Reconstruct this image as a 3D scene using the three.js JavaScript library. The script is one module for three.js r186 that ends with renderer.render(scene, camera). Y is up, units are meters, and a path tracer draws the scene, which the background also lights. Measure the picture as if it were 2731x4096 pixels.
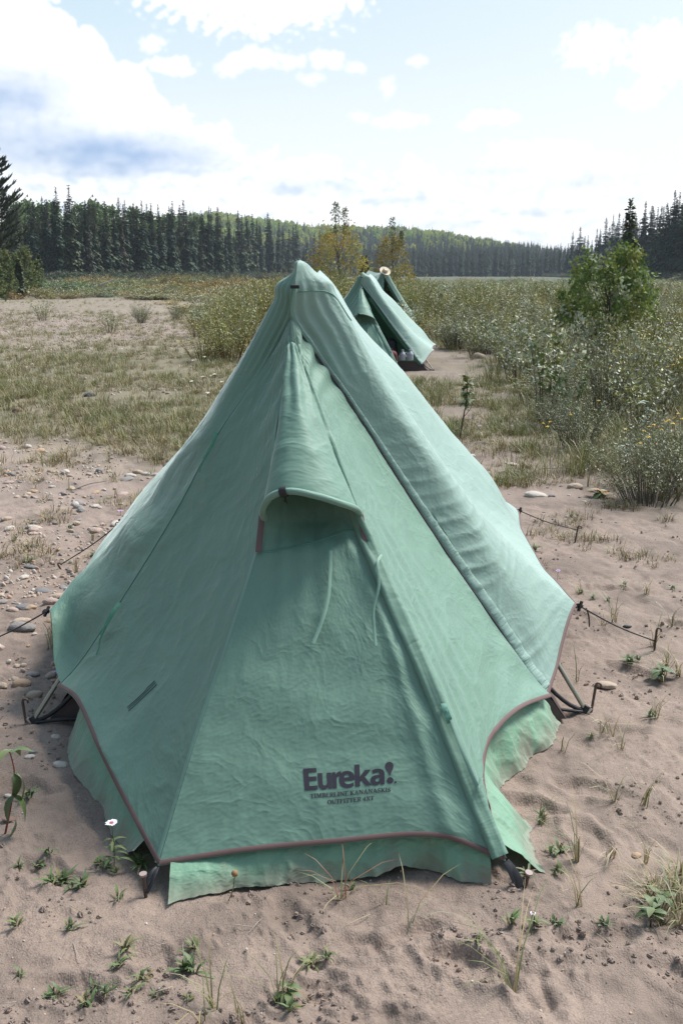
import * as THREE from 'three';
import { mergeGeometries } from 'three/addons/utils/BufferGeometryUtils.js';
import { RoundedBoxGeometry } from 'three/addons/geometries/RoundedBoxGeometry.js';

// ---------------------------------------------------------------- camera, sky, sun, exposure
const scene = new THREE.Scene();
const camera = new THREE.PerspectiveCamera(54.16, 682 / 1024, 0.05, 8000);
camera.position.set(0, 1.6, 0);
camera.rotation.set(-13.4015 * Math.PI / 180, 0, 0);

const renderer = new THREE.WebGLRenderer({ antialias: true });
renderer.setSize(682, 1024);
renderer.toneMapping = THREE.LinearToneMapping;
renderer.toneMappingExposure = 1.1;
renderer.shadowMap.enabled = true;

// ---- seeded noise
function rng(seed) { let a = seed >>> 0; return () => { a = (a + 0x6D2B79F5) | 0; let t = Math.imul(a ^ (a >>> 15), 1 | a); t = (t + Math.imul(t ^ (t >>> 7), 61 | t)) ^ t; return ((t ^ (t >>> 14)) >>> 0) / 4294967296; }; }
const PERM = new Uint8Array(512), GX = new Float32Array(256), GY = new Float32Array(256);
{ const r = rng(1234567); const p = [...Array(256).keys()]; for (let i = 255; i > 0; i--) { const j = Math.floor(r() * (i + 1)); [p[i], p[j]] = [p[j], p[i]]; } for (let i = 0; i < 512; i++) PERM[i] = p[i & 255]; for (let i = 0; i < 256; i++) { const a = r() * 6.28318; GX[i] = Math.cos(a); GY[i] = Math.sin(a); } }
function noise(x, y) {
  const xi = Math.floor(x), yi = Math.floor(y), fx = x - xi, fy = y - yi;
  const u = fx * fx * fx * (fx * (fx * 6 - 15) + 10), v = fy * fy * fy * (fy * (fy * 6 - 15) + 10);
  const a = PERM[(xi & 255) + PERM[yi & 255]], b = PERM[((xi + 1) & 255) + PERM[yi & 255]], c = PERM[(xi & 255) + PERM[(yi + 1) & 255]], d = PERM[((xi + 1) & 255) + PERM[(yi + 1) & 255]];
  const n00 = GX[a] * fx + GY[a] * fy, n10 = GX[b] * (fx - 1) + GY[b] * fy, n01 = GX[c] * fx + GY[c] * (fy - 1), n11 = GX[d] * (fx - 1) + GY[d] * (fy - 1);
  return 1.5 * (n00 + (n10 - n00) * u + (n01 + (n11 - n01) * u - n00 - (n10 - n00) * u) * v);
}
function fbm(x, y, o = 4, g = 0.5) { let s = 0, a = 1, t = 0; for (let i = 0; i < o; i++) { s += a * noise(x + i * 17.3, y - i * 9.1); t += a; a *= g; x *= 2.03; y *= 2.03; } return s / t; }
function billow(x, y, o = 4) { let s = 0, a = 1, t = 0; for (let i = 0; i < o; i++) { s += a * Math.abs(noise(x + i * 7.7, y + i * 3.1)); t += a; a *= 0.5; x *= 2.1; y *= 2.1; } return s / t; }
const clamp = (x, a = 0, b = 1) => Math.min(b, Math.max(a, x));
const sstep = (a, b, x) => { const t = clamp((x - a) / (b - a)); return t * t * (3 - 2 * t); };
const lerp = (a, b, t) => a + (b - a) * t;
const R = Math.PI / 180;

// ---- the sky: summer cumulus over thin haze, brightest round the veiled sun on the right
const SUN_AZ = 47, SUN_EL = 51;                       // degrees; azimuth clockwise from straight ahead (-z)
const sunDir = new THREE.Vector3(Math.cos(SUN_EL * R) * Math.sin(SUN_AZ * R), Math.sin(SUN_EL * R), -Math.cos(SUN_EL * R) * Math.cos(SUN_AZ * R));
function makeSky() {
  const W = 3072, H = 1536, data = new Float32Array(W * H * 4);
  // upper edge of the long cloud bank, in degrees of azimuth -> elevation
  const bank = [[-60, 9], [-40, 15], [-26, 19], [-16, 14.5], [-14.2, 13], [-12.8, 12.1], [-11.7, 10.9], [-10, 9.5], [-8.4, 8.4], [-6.6, 7.4], [-5, 6.65], [-3.2, 6.1], [-1, 6.0], [1, 5.5], [2.6, 5.2], [3.8, 6.0], [5, 5.3], [6.2, 4.6], [8, 4.3], [12, 4.4], [17, 5], [30, 8], [50, 9], [80, 4], [120, 3], [180, 3], [240, 4], [300, 9]];
  const bankTop = (a) => { for (let i = 1; i < bank.length; i++) if (a <= bank[i][0]) { const t = (a - bank[i - 1][0]) / (bank[i][0] - bank[i - 1][0]); return lerp(bank[i - 1][1], bank[i][1], t); } return 9; };
  // small clouds: az, el, half width, half height, density
  const puffs = [[-4.8, 14.3, 6.2, 2.3, 1.5], [-9.9, 11.5, 0.75, 0.45, .8], [-8.9, 10.5, 1.4, 0.45, .95], [-4.6, 11.0, 1.3, .55, .75], [-5.9, 10.4, .8, .4, .55], [-2.6, 10.8, 1, .4, .6], [-0.8, 10.9, 1.1, .5, .75], [-1.6, 10.0, .8, .3, .45], [0.8, 10.5, .5, .35, .5], [4, 10.8, .5, .28, .45], [2.4, 9.6, .4, .6, .4], [1, 8.1, .6, .3, .4], [3, 7.9, 1.6, .38, .55], [8, 8.0, 1.5, .4, .5], [6.8, 7.7, .8, .25, .4], [13.2, 11.2, 1.8, 1.1, .8], [16.6, 10.6, 1.8, 1.5, .9], [15.6, 8.8, 1.2, .6, .6], [10.5, 6.1, 3.0, .8, .8], [9, 5.2, 2.4, .8, .8], [13, 5.5, 2.4, .9, .7], [24, 12, 4, 2, .9], [-26, 24, 8, 3, 1], [-8, 25, 7, 3, .9], [14, 22, 5, 2, .8]];
  const greys = [[-12.6, 6.1, 6.0, 1.15, 1.0], [-17.5, 8.6, 3.6, 1.7, .75], [-17, 6.6, 6, 1.5, .7], [-19, 5.6, 6, .5, .5], [-9, 5.35, 2.6, .36, .7], [-2.2, 4.6, 2.8, .55, .42], [0.2, 4.55, 1.6, .45, .5], [3, 3.85, 2.3, .30, .45], [8.4, 5.3, 1.9, .5, .45], [13.6, 4.7, 2.0, .42, .6], [6, 2.6, 2.5, .3, .35], [11, 3.2, 2, .3, .35], [-12, 4.2, 1.0, .28, .3], [-14.5, 3.4, 2, .4, .25], [-6, 3.0, 2, .3, .2]];
  for (let j = 0; j < H; j++) {
    const el = ((j + 0.5) / H - 0.5) * 180;                       // row 0 is straight down
    for (let i = 0; i < W; i++) {
      const k = (j * W + i) * 4, lon = ((i + 0.5) / W - 0.5) * 360;   // atan2(z, x)
      let r, g, b;
      if (el < -1) { r = 0.30; g = 0.27; b = 0.23; } else {
        let az = lon + 90; if (az > 300) az -= 360; if (az < -60) az += 360;   // 0 straight ahead, positive right
        const ce = Math.cos(el * R), sx = ce * Math.sin(az * R), sy = Math.sin(el * R), sz = -ce * Math.cos(az * R);
        const ang = Math.acos(clamp(sx * sunDir.x + sy * sunDir.y + sz * sunDir.z, -1, 1)) / R;
        const side = sstep(80, 34, ang);
        // clear air
        const up = sstep(1, 40, el), mid = sstep(3, 15, el);
        r = lerp(0.95, 0.64, mid * (1 - side * 0.62)) * lerp(1, .34, up); g = lerp(0.99, 0.85, mid * (1 - side * .62)) * lerp(1, .46, up); b = lerp(1.01, 0.97, mid) * lerp(1, .62, up);
        // clouds
        const wx = fbm(az * .55 + 5, el * .9, 3) * 1.0, wy = fbm(az * .55 + 50, el * .9 + 9, 3) * .6;
        const bl = billow(az * .42 + wx * .3, el * .62 + wy * .3, 5), fine = fbm(az * 2.1, el * 3.1, 4);
        const low = sstep(18, 10, el);
        let den = 0;
        { const e = bankTop(az) + (bl - .28) * 2.9 - el + fine * .35; den = Math.max(den, sstep(-.08, .22, e) * lerp(1, .75, sstep(9, 14, az))); }
        for (const [pa, pe, pw, ph, pd] of puffs) { const u = (az + wx * .5 - pa) / pw, v = (el + wy * .35 - pe) / ph; const q = 1 - u * u - v * v; if (q > -1.5) den = Math.max(den, pd * sstep(-.15, .7, q + fine * 1.3 + (bl - .25) * 1.2)); }
        if (el > 14) { const hgt = 1 / Math.max(sy, .12), px = sx * hgt * 2.2, pz = sz * hgt * 2.2; const f = fbm(px + 31, pz + 7, 5, .55) + .25 * fine; den = Math.max(den, sstep(.16, .42, f) * sstep(14, 24, el) * .9); }
        den = clamp(den);
        let dark = 0; const soft = fbm(az * .5 + 80, el * 1.1, 3);
        for (const [pa, pe, pw, ph, pd] of greys) { const u = (az + wx * .9 - pa) / pw, v = (el + wy * .5 - pe) / ph; const q = u * u + v * v; if (q < 6) dark = Math.max(dark, pd * Math.exp(-q * 1.0) * (1 + soft * .4)); }
        if (el > 14 || az < -24 || az > 24) { dark = Math.max(dark, .55 * sstep(.15, .45, fbm(az * .16 + 3, el * .3, 3)) * Math.max(sstep(18, 26, Math.abs(az)), sstep(14, 20, el))); }
        dark = clamp(dark, 0, 1) * (1 - side * .3);
        const lump = fbm(az * .8 + 12, el * 1.7 + 4, 4); const shade = 1 - low * (.10 * sstep(-.1, .5, fine) + .21 * sstep(.02, .36, lump) * sstep(7, 4.5, el));
        const cr = lerp(1.18, .36, dark) * shade, cg = lerp(1.19, .53, dark) * (.25 + .75 * shade) , cb = lerp(1.20, .80, dark) * (.5 + .5 * shade);
        r = lerp(r, cr, den); g = lerp(g, cg, den); b = lerp(b, cb, den);
        const haze = sstep(3, 0, el) * .35; r = lerp(r, .97, haze); g = lerp(g, .985, haze); b = lerp(b, .99, haze);
        // forward-scattered light round the veiled sun
        const glow = (lerp(.34, 1, sstep(120, 60, ang))) * (1 + .0 * side) + 3 * Math.exp(-(ang * ang) / (2 * 15 * 15)) + 1.3 * Math.exp(-(ang * ang) / (2 * 19 * 19));
        r *= glow * lerp(1, 1.03, side); g *= glow; b *= glow;
      }
      data[k] = r; data[k + 1] = g; data[k + 2] = b; data[k + 3] = 1;
    }
  }
  const t = new THREE.DataTexture(data, W, H, THREE.RGBAFormat, THREE.FloatType);
  t.mapping = THREE.EquirectangularReflectionMapping; t.magFilter = THREE.LinearFilter; t.needsUpdate = true;
  return t;
}
const skyTexture = makeSky();
scene.background = skyTexture; scene.environment = skyTexture;
scene.backgroundIntensity = 1; scene.environmentIntensity = 1;

const sun = new THREE.DirectionalLight(new THREE.Color(1, .95, .87), 5.4);
sun.position.copy(sunDir).multiplyScalar(60); sun.target.position.set(0, 0, -8);
sun.castShadow = true; sun.shadow.radius = 38;
Object.assign(sun.shadow.camera, { left: -40, right: 40, top: 40, bottom: -40, near: 1, far: 160 });
sun.shadow.mapSize.set(4096, 4096);
scene.add(sun, sun.target);
scene.fog = new THREE.FogExp2(new THREE.Color(.80, .88, .97), .00022);

// ---------------------------------------------------------------- helpers
const V = (x, y, z) => new THREE.Vector3(x, y, z);
const used = {};
function numbered(n) { const k = used[n] = (used[n] ?? 0) + 1; return k === 1 ? n : n + '_' + String(k - 1).padStart(3, '0'); }
function tag(o, label, category, group) { if (label) o.userData.label = label; if (category) o.userData.category = category; if (group) o.userData.group = group; return o; }
function thing(name, label, category, pos = [0, 0, 0], turn = 0, group) { const o = new THREE.Group(); o.name = numbered(name); o.position.set(...pos); o.rotation.y = turn; scene.add(o); return tag(o, label, category, group); }
function part(name, geo, mat, parent) { const m = new THREE.Mesh(geo, mat); m.name = name; m.castShadow = m.receiveShadow = true; parent.add(m); return m; }
function solo(name, geo, mat, label, category, group, pos) { const m = new THREE.Mesh(geo, mat); m.name = numbered(name); m.castShadow = m.receiveShadow = true; scene.add(m); if (pos) m.position.set(...pos); return tag(m, label, category, group); }
function copyOf(src, pos, turn = 0, scale = 1, label, group, category) { const c = src.clone(); c.name = numbered(src.name.replace(/_\d{3}$/, '')); c.userData = { ...src.userData }; c.position.set(...pos); c.rotation.set(0, turn, 0); if (typeof scale === 'number') c.scale.setScalar(scale); else c.scale.set(...scale); scene.add(c); return tag(c, label, category, group); }
function structure(name, geo, mat) { const m = new THREE.Mesh(geo, mat); m.name = numbered(name); m.userData.kind = 'structure'; m.receiveShadow = m.castShadow = true; scene.add(m); return m; }
const std = (r, g, b, o = {}) => new THREE.MeshStandardMaterial({ color: new THREE.Color().setRGB(r, g, b), roughness: .85, side: THREE.DoubleSide, ...o });
const leafMat = (r, g, b, o = {}) => new THREE.MeshPhysicalMaterial({ color: new THREE.Color().setRGB(r, g, b), roughness: .6, transmission: .25, thickness: 0, side: THREE.DoubleSide, ...o });
function texture(size, fn, srgb = false) {   // grey or colour DataTexture, repeats
  const d = new Uint8Array(size * size * 4);
  for (let y = 0; y < size; y++) for (let x = 0; x < size; x++) { const c = fn(x / size, y / size), k = (y * size + x) * 4; if (typeof c === 'number') d[k] = d[k + 1] = d[k + 2] = clamp(c) * 255; else { d[k] = clamp(c[0]) * 255; d[k + 1] = clamp(c[1]) * 255; d[k + 2] = clamp(c[2]) * 255; } d[k + 3] = 255; }
  const t = new THREE.DataTexture(d, size, size); t.wrapS = t.wrapT = THREE.RepeatWrapping; t.magFilter = THREE.LinearFilter; t.minFilter = THREE.LinearMipmapLinearFilter; t.generateMipmaps = true; if (srgb) t.colorSpace = THREE.SRGBColorSpace; t.needsUpdate = true; return t;
}
// seamless noise: four-fold blend
function tileNoise(fn, u, v, s) { const a = fn(u * s, v * s), b = fn((u - 1) * s, v * s), c = fn(u * s, (v - 1) * s), d = fn((u - 1) * s, (v - 1) * s); const wu = sstep(.7, 1, u), wv = sstep(.7, 1, v); return lerp(lerp(a, b, wu), lerp(c, d, wu), wv); }
function geoFrom(pos, idx, uv, col) { const g = new THREE.BufferGeometry(); g.setAttribute('position', new THREE.Float32BufferAttribute(pos, 3)); if (uv) g.setAttribute('uv', new THREE.Float32BufferAttribute(uv, 2)); if (col) g.setAttribute('color', new THREE.Float32BufferAttribute(col, 3)); if (idx) g.setIndex(idx); g.computeVertexNormals(); return g; }
function tube(pts, r, seg = 8, radial = 6, taper) { // pts: array of [x,y,z]
  const c = new THREE.CatmullRomCurve3(pts.map((p) => p.isVector3 ? p : V(...p))); const g = new THREE.TubeGeometry(c, seg, r, radial, false);
  if (taper !== undefined) { const p = g.attributes.position; for (let i = 0; i <= seg; i++) { const o = c.getPointAt(i / seg), f = lerp(1, taper, i / seg); for (let j = 0; j <= radial; j++) { const k = i * (radial + 1) + j; p.setXYZ(k, o.x + (p.getX(k) - o.x) * f, o.y + (p.getY(k) - o.y) * f, o.z + (p.getZ(k) - o.z) * f); } } }
  return g;
}

// ---------------------------------------------------------------- ground: one sheet out to the horizon
const dents = [ // footprints and scuffs: x, z, half length, half width, turn, depth
  [.58, -2.78, .12, .05, .5, .014], [.72, -2.62, .1, .05, 1.2, .012], [.30, -2.06, .13, .05, .6, .016], [.17, -2.17, .1, .045, -.5, .014], [.05, -2.13, .07, .05, .2, .012], [-.12, -2.23, .12, .05, 1.1, .01], [-.05, -1.98, .09, .05, .1, .01],
  [.43, -1.99, .12, .05, 1.3, .013], [.62, -2.15, .12, .05, -.2, .012], [-.45, -2.08, .1, .05, .9, .01], [-.62, -1.98, .11, .05, .2, .012], [.1, -1.88, .1, .05, .3, .01], [-.25, -1.85, .12, .05, -.4, .012], [.78, -2.9, .13, .05, .4, .012], [1.0, -3.3, .12, .05, 0, .012], [1.2, -3.9, .12, .05, .7, .012], [.8, -2.0, .11, .05, .9, .011], [.95, -2.3, .11, .05, .2, .01],
  [-1.0, -2.9, .12, .05, .3, .011], [-1.25, -3.0, .1, .05, 1, .011], [-.8, -2.45, .12, .05, .5, .01], [-1.3, -3.6, .12, .05, .2, .01], [1.35, -5, .13, .05, .2, .012], [1.6, -4.4, .13, .05, .8, .012], [1.1, -4.6, .13, .05, .4, .012],
];
function groundHeight(x, z) {
  const D = -z, far = sstep(14, 60, D);
  let h = .018 * noise(x * 1.1 + 3, z * 1.1) + far * (.25 * noise(x * .05, z * .05));
  if (D > 0 && D < 14) {
    const n = sstep(14, 8, D);
    h += n * (.010 * fbm(x * 4.3, z * 4.3, 3) + .0065 * fbm(x * 15, z * 15, 3) - .009 * sstep(.12, .55, noise(x * 9 + 40, z * 9)) + .006 * sstep(.25, .5, noise(x * 34, z * 34)) * sstep(-.1, .4, noise(x * 3, z * 3 + 9)));
    if (D < 6) for (const [dx, dz, a, b, t, dep] of dents) { const ux = x - dx, uz = z - dz; if (ux * ux + uz * uz < .08) { const c = Math.cos(t), s = Math.sin(t), p = (ux * c + uz * s) / a, q = (-ux * s + uz * c) / b, e = Math.sqrt(p * p + q * q) + .25 * noise(x * 22, z * 22); h += -dep * 1.35 * sstep(1.0, .55, e) + dep * .75 * Math.exp(-((e - 1.22) ** 2) * 14); } }
    // boot treads pressed into the loose sand
    for (const [tx, tz, tt] of [[.0, -1.905, .12], [.19, -1.90, -.2], [-.1, -2.0, .5]]) { const ux = x - tx, uz = z - tz; if (Math.abs(ux) < .2 && Math.abs(uz) < .2) { const c = Math.cos(tt), s = Math.sin(tt), p = ux * c + uz * s, q = -ux * s + uz * c; const m = sstep(.062, .045, Math.abs(p)) * sstep(.15, .11, Math.abs(q)); h += m * (-.006 + .0055 * sstep(-.2, .5, Math.sin((q + Math.abs(p) * .5) * 190))); } }
  }
  return h;
}
function zones(x, z) { // 0..1 weights: grassy, gravelly, litter under shrubs
  const D = -z, n = fbm(x * .28 + 11, z * .28, 3), m = fbm(x * .9, z * .9 + 4, 3);
  const leftGrass = sstep(.6, -.9, x + .25 * n + (D - 12) * .02) * sstep(8.3, 12, D + n * 3) * sstep(26, 17, D + n * 6) + sstep(1.2, -1.2, x + D * .05 + n * 2) * sstep(17, 22, D) * sstep(-.35, .3, n + .1) * .6;
  const midGrass = sstep(10.5, 15, D + n * 4) * sstep(-.15, .4, n + .15) * .5;
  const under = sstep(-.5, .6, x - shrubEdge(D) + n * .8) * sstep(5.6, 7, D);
  const gravel = sstep(.2, -.9, x + 1.0 + .5 * n) * (sstep(4.6, 6.4, D + m) * sstep(10.5, 8.5, D + m) * .6 + sstep(20, 27, D + n * 5) * .8);
  const clearing = sstep(.5, 1.0, x) * sstep(7.6, 9.5, D + n) * sstep(17, 13.5, D) * sstep(-.35, .25, m + .1) * .5; return [clamp(leftGrass + midGrass), clamp(gravel), clamp(Math.max(under, clearing)), n, m];
}
function shrubEdge(D) { return D < 7 ? 2.0 : D < 10 ? lerp(2.0, 1.95, (D - 7) / 3) : D < 20 ? lerp(1.95, 2.5, (D - 10) / 10) : lerp(2.5, .6, clamp((D - 20) / 8)); }
{
  const rows = [];
  for (let z = 60; z > 2; z -= 6) rows.push(-z); for (let z = 2; z > -1.4; z -= .2) rows.push(-z);
  // rows holds distances D in front of the camera (negative: behind)
  const Ds = rows.map((r) => r).sort((a, b) => a - b).filter((d) => d < 1.5);
  for (let d = 1.5; d < 7; d += d * .0046) Ds.push(d); for (let d = 7; d < 60; d += d * .016) Ds.push(d); for (let d = 60; d < 4000; d *= 1.12) Ds.push(d); Ds.push(4200);
  const ss = []; const NC = 380;
  for (let k = 16; k >= 1; k--) ss.push([-1, k / 16]); for (let i = 0; i <= NC; i++) ss.push([i / NC * 2 - 1, 0]); for (let k = 1; k <= 16; k++) ss.push([1, k / 16]);
  const pos = [], col = [], uv = [], idx = [], nx = ss.length;
  for (const D of Ds) { const De = Math.max(D, 1.5); for (const [s, k] of ss) {
    const x = s * De * .45 + Math.sign(s) * (k ? Math.pow(k, 2.6) * (60 + De * 2) : 0), z = -D; let y = groundHeight(x, z);
    pos.push(x, y, z); uv.push(x, z);
    const [g, p, u, n, m] = zones(x, z); const w = .5 + .5 * m;
    let r = lerp(.318, .268, w), gg = lerp(.236, .200, w), b = lerp(.190, .162, w);
    const mf = sstep(7.5, 11, D) * .45; r = lerp(r, .235, mf); gg = lerp(gg, .190, mf); b = lerp(b, .140, mf); r = lerp(r, .205, g * .75); gg = lerp(gg, .18, g * .75); b = lerp(b, .105, g * .75);
    r = lerp(r, .40, p * .6); gg = lerp(gg, .305, p * .6); b = lerp(b, .255, p * .6);
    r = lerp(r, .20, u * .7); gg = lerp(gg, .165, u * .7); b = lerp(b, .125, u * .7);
    const damp = (.76 + .24 * sstep(-.35, .2, fbm(x * 2.3 + 9, z * 2.3, 4))) * (1 + .10 * fbm(x * 7, z * 7 + 3, 3)) * (1 - .22 * sstep(.18, .5, noise(x * 12 + 5, z * 12)) * sstep(-.1, .3, noise(x * 2.1, z * 2.1 + 7))); const f = sstep(26, 60, D) * .35, ff = sstep(70, 130, D); r = lerp(lerp(r * damp, .22, f), .10, ff); gg = lerp(lerp(gg * damp, .2, f), .105, ff); b = lerp(lerp(b * damp, .12, f), .06, ff);
    col.push(r, gg, b);
  } }
  for (let j = 0; j < Ds.length - 1; j++) for (let i = 0; i < nx - 1; i++) { const a = j * nx + i; idx.push(a, a + 1, a + nx, a + 1, a + nx + 1, a + nx); }
  const geo = geoFrom(pos, idx, uv, col);
  const grain = texture(1024, (u, v) => { const a = tileNoise((x, y) => fbm(x, y, 5, .62), u, v, 26), s = tileNoise((x, y) => noise(x, y), u, v, 190), d = tileNoise((x, y) => noise(x + 31, y), u, v, 88); let c = .80 + .17 * a + .17 * s; const sp = sstep(.42, .6, d); c *= 1 - .26 * sp; const lt = sstep(.52, .66, -d); c += .16 * lt; return [c, c * .995, c * .99]; });
  grain.repeat.set(1 / .8, 1 / .8);
  const rough = texture(1024, (u, v) => { const a = tileNoise((x, y) => fbm(x, y, 5, .6), u, v, 22), b = tileNoise((x, y) => billow(x, y, 3), u, v, 60), c = tileNoise((x, y) => noise(x + 7, y), u, v, 150); return .5 + .3 * a + 1 * .26 * (b - .3) + .13 * c; });
  rough.repeat.set(1 / .6, 1 / .6);
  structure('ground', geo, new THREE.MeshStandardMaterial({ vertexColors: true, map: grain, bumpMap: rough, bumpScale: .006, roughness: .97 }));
}

// ---------------------------------------------------------------- tent cloth
const weave = texture(512, (u, v) => { const a = tileNoise((x, y) => fbm(x, y, 4, .55), u, v, 6), b = tileNoise((x, y) => noise(x, y), u, v, 120); const c = tileNoise((x, y) => fbm(x + 40, y, 5, .6), u, v, 2.5); return .90 + .05 * a + .03 * b + .09 * c; });
const crease = texture(1024, (u, v) => {
  const f = (x, y) => { const wx = x + .7 * fbm(x * .8, y * .8 + 5, 3), wy = y + .7 * fbm(x * .8 + 9, y * .8, 3); let s = 0, a = 1; for (let i = 0, q = 1; i < 4; i++, q *= 1.9) { s += a * (1 - Math.abs(noise(wx * q + i * 5, wy * q))) ** 3; a *= .55; } return s / 2.1; };
  return .15 + .6 * tileNoise(f, u, v, 6) + .05 * tileNoise((x, y) => noise(x, y), u, v, 110);
});
crease.repeat.set(1 / 1.15, 1 / 1.15); weave.repeat.set(1 / .7, 1 / .7);
const cloth = (r, g, b, o = {}) => new THREE.MeshPhysicalMaterial({ color: new THREE.Color().setRGB(r, g, b), map: weave, bumpMap: crease, bumpScale: .006, roughness: .62, specularIntensity: .8, sheen: 1, sheenRoughness: .5,  sheenColor: new THREE.Color(.75, .85, .85), transmission: .08, thickness: 0, side: THREE.DoubleSide, ...o });
const M = {
  roof: cloth(.275, .405, .345, { transmission: .15 }),  // same cloth as fly, with sunlit paleness painted into the colour
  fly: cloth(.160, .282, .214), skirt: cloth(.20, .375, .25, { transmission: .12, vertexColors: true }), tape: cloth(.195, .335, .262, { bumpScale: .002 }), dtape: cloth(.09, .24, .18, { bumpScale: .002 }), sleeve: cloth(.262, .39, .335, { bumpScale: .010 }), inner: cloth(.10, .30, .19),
  brown: std(.125, .072, .066, { roughness: .7 }), tub: std(.075, .05, .046, { roughness: .65 }), black: std(.013, .013, .016, { roughness: .6 }), thread: std(.05, .09, .08), pole: std(.36, .33, .26, { metalness: .75, roughness: .35 }), steel: std(.6, .6, .6, { metalness: 1, roughness: .3 }), peg: std(.10, .07, .055, { metalness: .5, roughness: .55 }), mesh: std(.02, .02, .02),
};
// A cloth panel: rows of control points (each row runs top to bottom), resampled by arc length, lofted across, then wrinkled along the normals.
function panel(rows, nu, nv, wrinkle, edge = [.06, .06, .05, .05], shape, pw = 1) {
  const curves = rows.map((r) => { const c = new THREE.CatmullRomCurve3(r.map((p) => V(...p)), false, 'centripetal'); c.arcLengthDivisions = 300; return c.getSpacedPoints(nv); });
  const P = []; let q = [0];
  { for (let k = 1; k < curves.length; k++) q.push(q[k - 1] + curves[k][Math.floor(nv * .6)].distanceTo(curves[k - 1][Math.floor(nv * .6)])); q = q.map((x) => x / q[q.length - 1]); }
  for (let j = 0; j <= nv; j++) {
    const pts = curves.map((c) => c[j]), row = [];
    for (let i = 0; i <= nu; i++) {
      const u = Math.pow(i / nu, pw); let k = 0; while (k < q.length - 2 && u > q[k + 1]) k++; const h = q[k + 1] - q[k], t = (u - q[k]) / h;
      const p1 = pts[k], p2 = pts[k + 1], m1 = V(0, 0, 0), m2 = V(0, 0, 0);
      if (k > 0) m1.copy(p2).sub(pts[k - 1]).multiplyScalar(h / (q[k + 1] - q[k - 1])); else m1.copy(p2).sub(p1);
      if (k < q.length - 2) m2.copy(pts[k + 2]).sub(p1).multiplyScalar(h / (q[k + 2] - q[k])); else m2.copy(p2).sub(p1);
      const a = 2 * t ** 3 - 3 * t ** 2 + 1, b = t ** 3 - 2 * t ** 2 + t, c = -2 * t ** 3 + 3 * t ** 2, d = t ** 3 - t ** 2;
      row.push(V(a * p1.x + b * m1.x + c * p2.x + d * m2.x, a * p1.y + b * m1.y + c * p2.y + d * m2.y, a * p1.z + b * m1.z + c * p2.z + d * m2.z));
    }
    P.push(row);
  }
  if (shape) shape(P, nu, nv);
  const W = P[Math.floor(nv * .75)][0].distanceTo(P[Math.floor(nv * .75)][nu]), L = curves[0][0].distanceTo(curves[0][nv]);
  const N = normalsOf(P);
  if (wrinkle) for (let j = 0; j <= nv; j++) for (let i = 0; i <= nu; i++) {
    const u = Math.pow(i / nu, pw), v = j / nv, w = sstep(0, edge[0], u) * sstep(1, 1 - edge[1], u) * sstep(0, edge[2], v) * sstep(1, 1 - edge[3], v);
    const wid = P[j][0].distanceTo(P[j][nu]);
    P[j][i].addScaledVector(N[j][i], wrinkle(u, v, u * wid, v * L, w));
  }
  const G = { P, N: normalsOf(P), nu, nv, W, L };
  G.at = (u, v) => { const x = Math.pow(clamp(u), 1 / pw) * nu, y = clamp(v) * nv, i = Math.min(nu - 1, Math.floor(x)), j = Math.min(nv - 1, Math.floor(y)), a = x - i, b = y - j; const mix = (A) => A[j][i].clone().multiplyScalar((1 - a) * (1 - b)).addScaledVector(A[j][i + 1], a * (1 - b)).addScaledVector(A[j + 1][i], (1 - a) * b).addScaledVector(A[j + 1][i + 1], a * b); return [mix(P), mix(G.N).normalize()]; };
  G.find = (p) => { let best = 1e9, bi = 0, bj = 0; for (let j = 0; j <= nv; j++) for (let i = 0; i <= nu; i++) { const d = P[j][i].distanceToSquared(p); if (d < best) { best = d; bi = i; bj = j; } } return [Math.pow(bi / nu, pw), bj / nv]; };
  G.geometry = () => gridGeo(P, W, L, pw);
  return G;
}
function normalsOf(P) { const nv = P.length - 1, nu = P[0].length - 1; return P.map((row, j) => row.map((p, i) => { const a = P[j][Math.min(nu, i + 1)].clone().sub(P[j][Math.max(0, i - 1)]), b = P[Math.min(nv, j + 1)][i].clone().sub(P[Math.max(0, j - 1)][i]); const n = b.cross(a); return n.lengthSq() < 1e-14 ? V(0, .6, .8) : n.normalize(); })); }
function gridGeo(P, W = 1, L = 1, pw = 1) {
  const nv = P.length - 1, nu = P[0].length - 1, pos = [], uv = [], idx = [];
  for (let j = 0; j <= nv; j++) for (let i = 0; i <= nu; i++) { pos.push(P[j][i].x, P[j][i].y, P[j][i].z); uv.push(Math.pow(i / nu, pw) * W, j / nv * L); }
  for (let j = 0; j < nv; j++) for (let i = 0; i < nu; i++) { const a = j * (nu + 1) + i; idx.push(a, a + nu + 1, a + 1, a + 1, a + nu + 1, a + nu + 2); }
  return geoFrom(pos, idx, uv);
}
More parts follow.
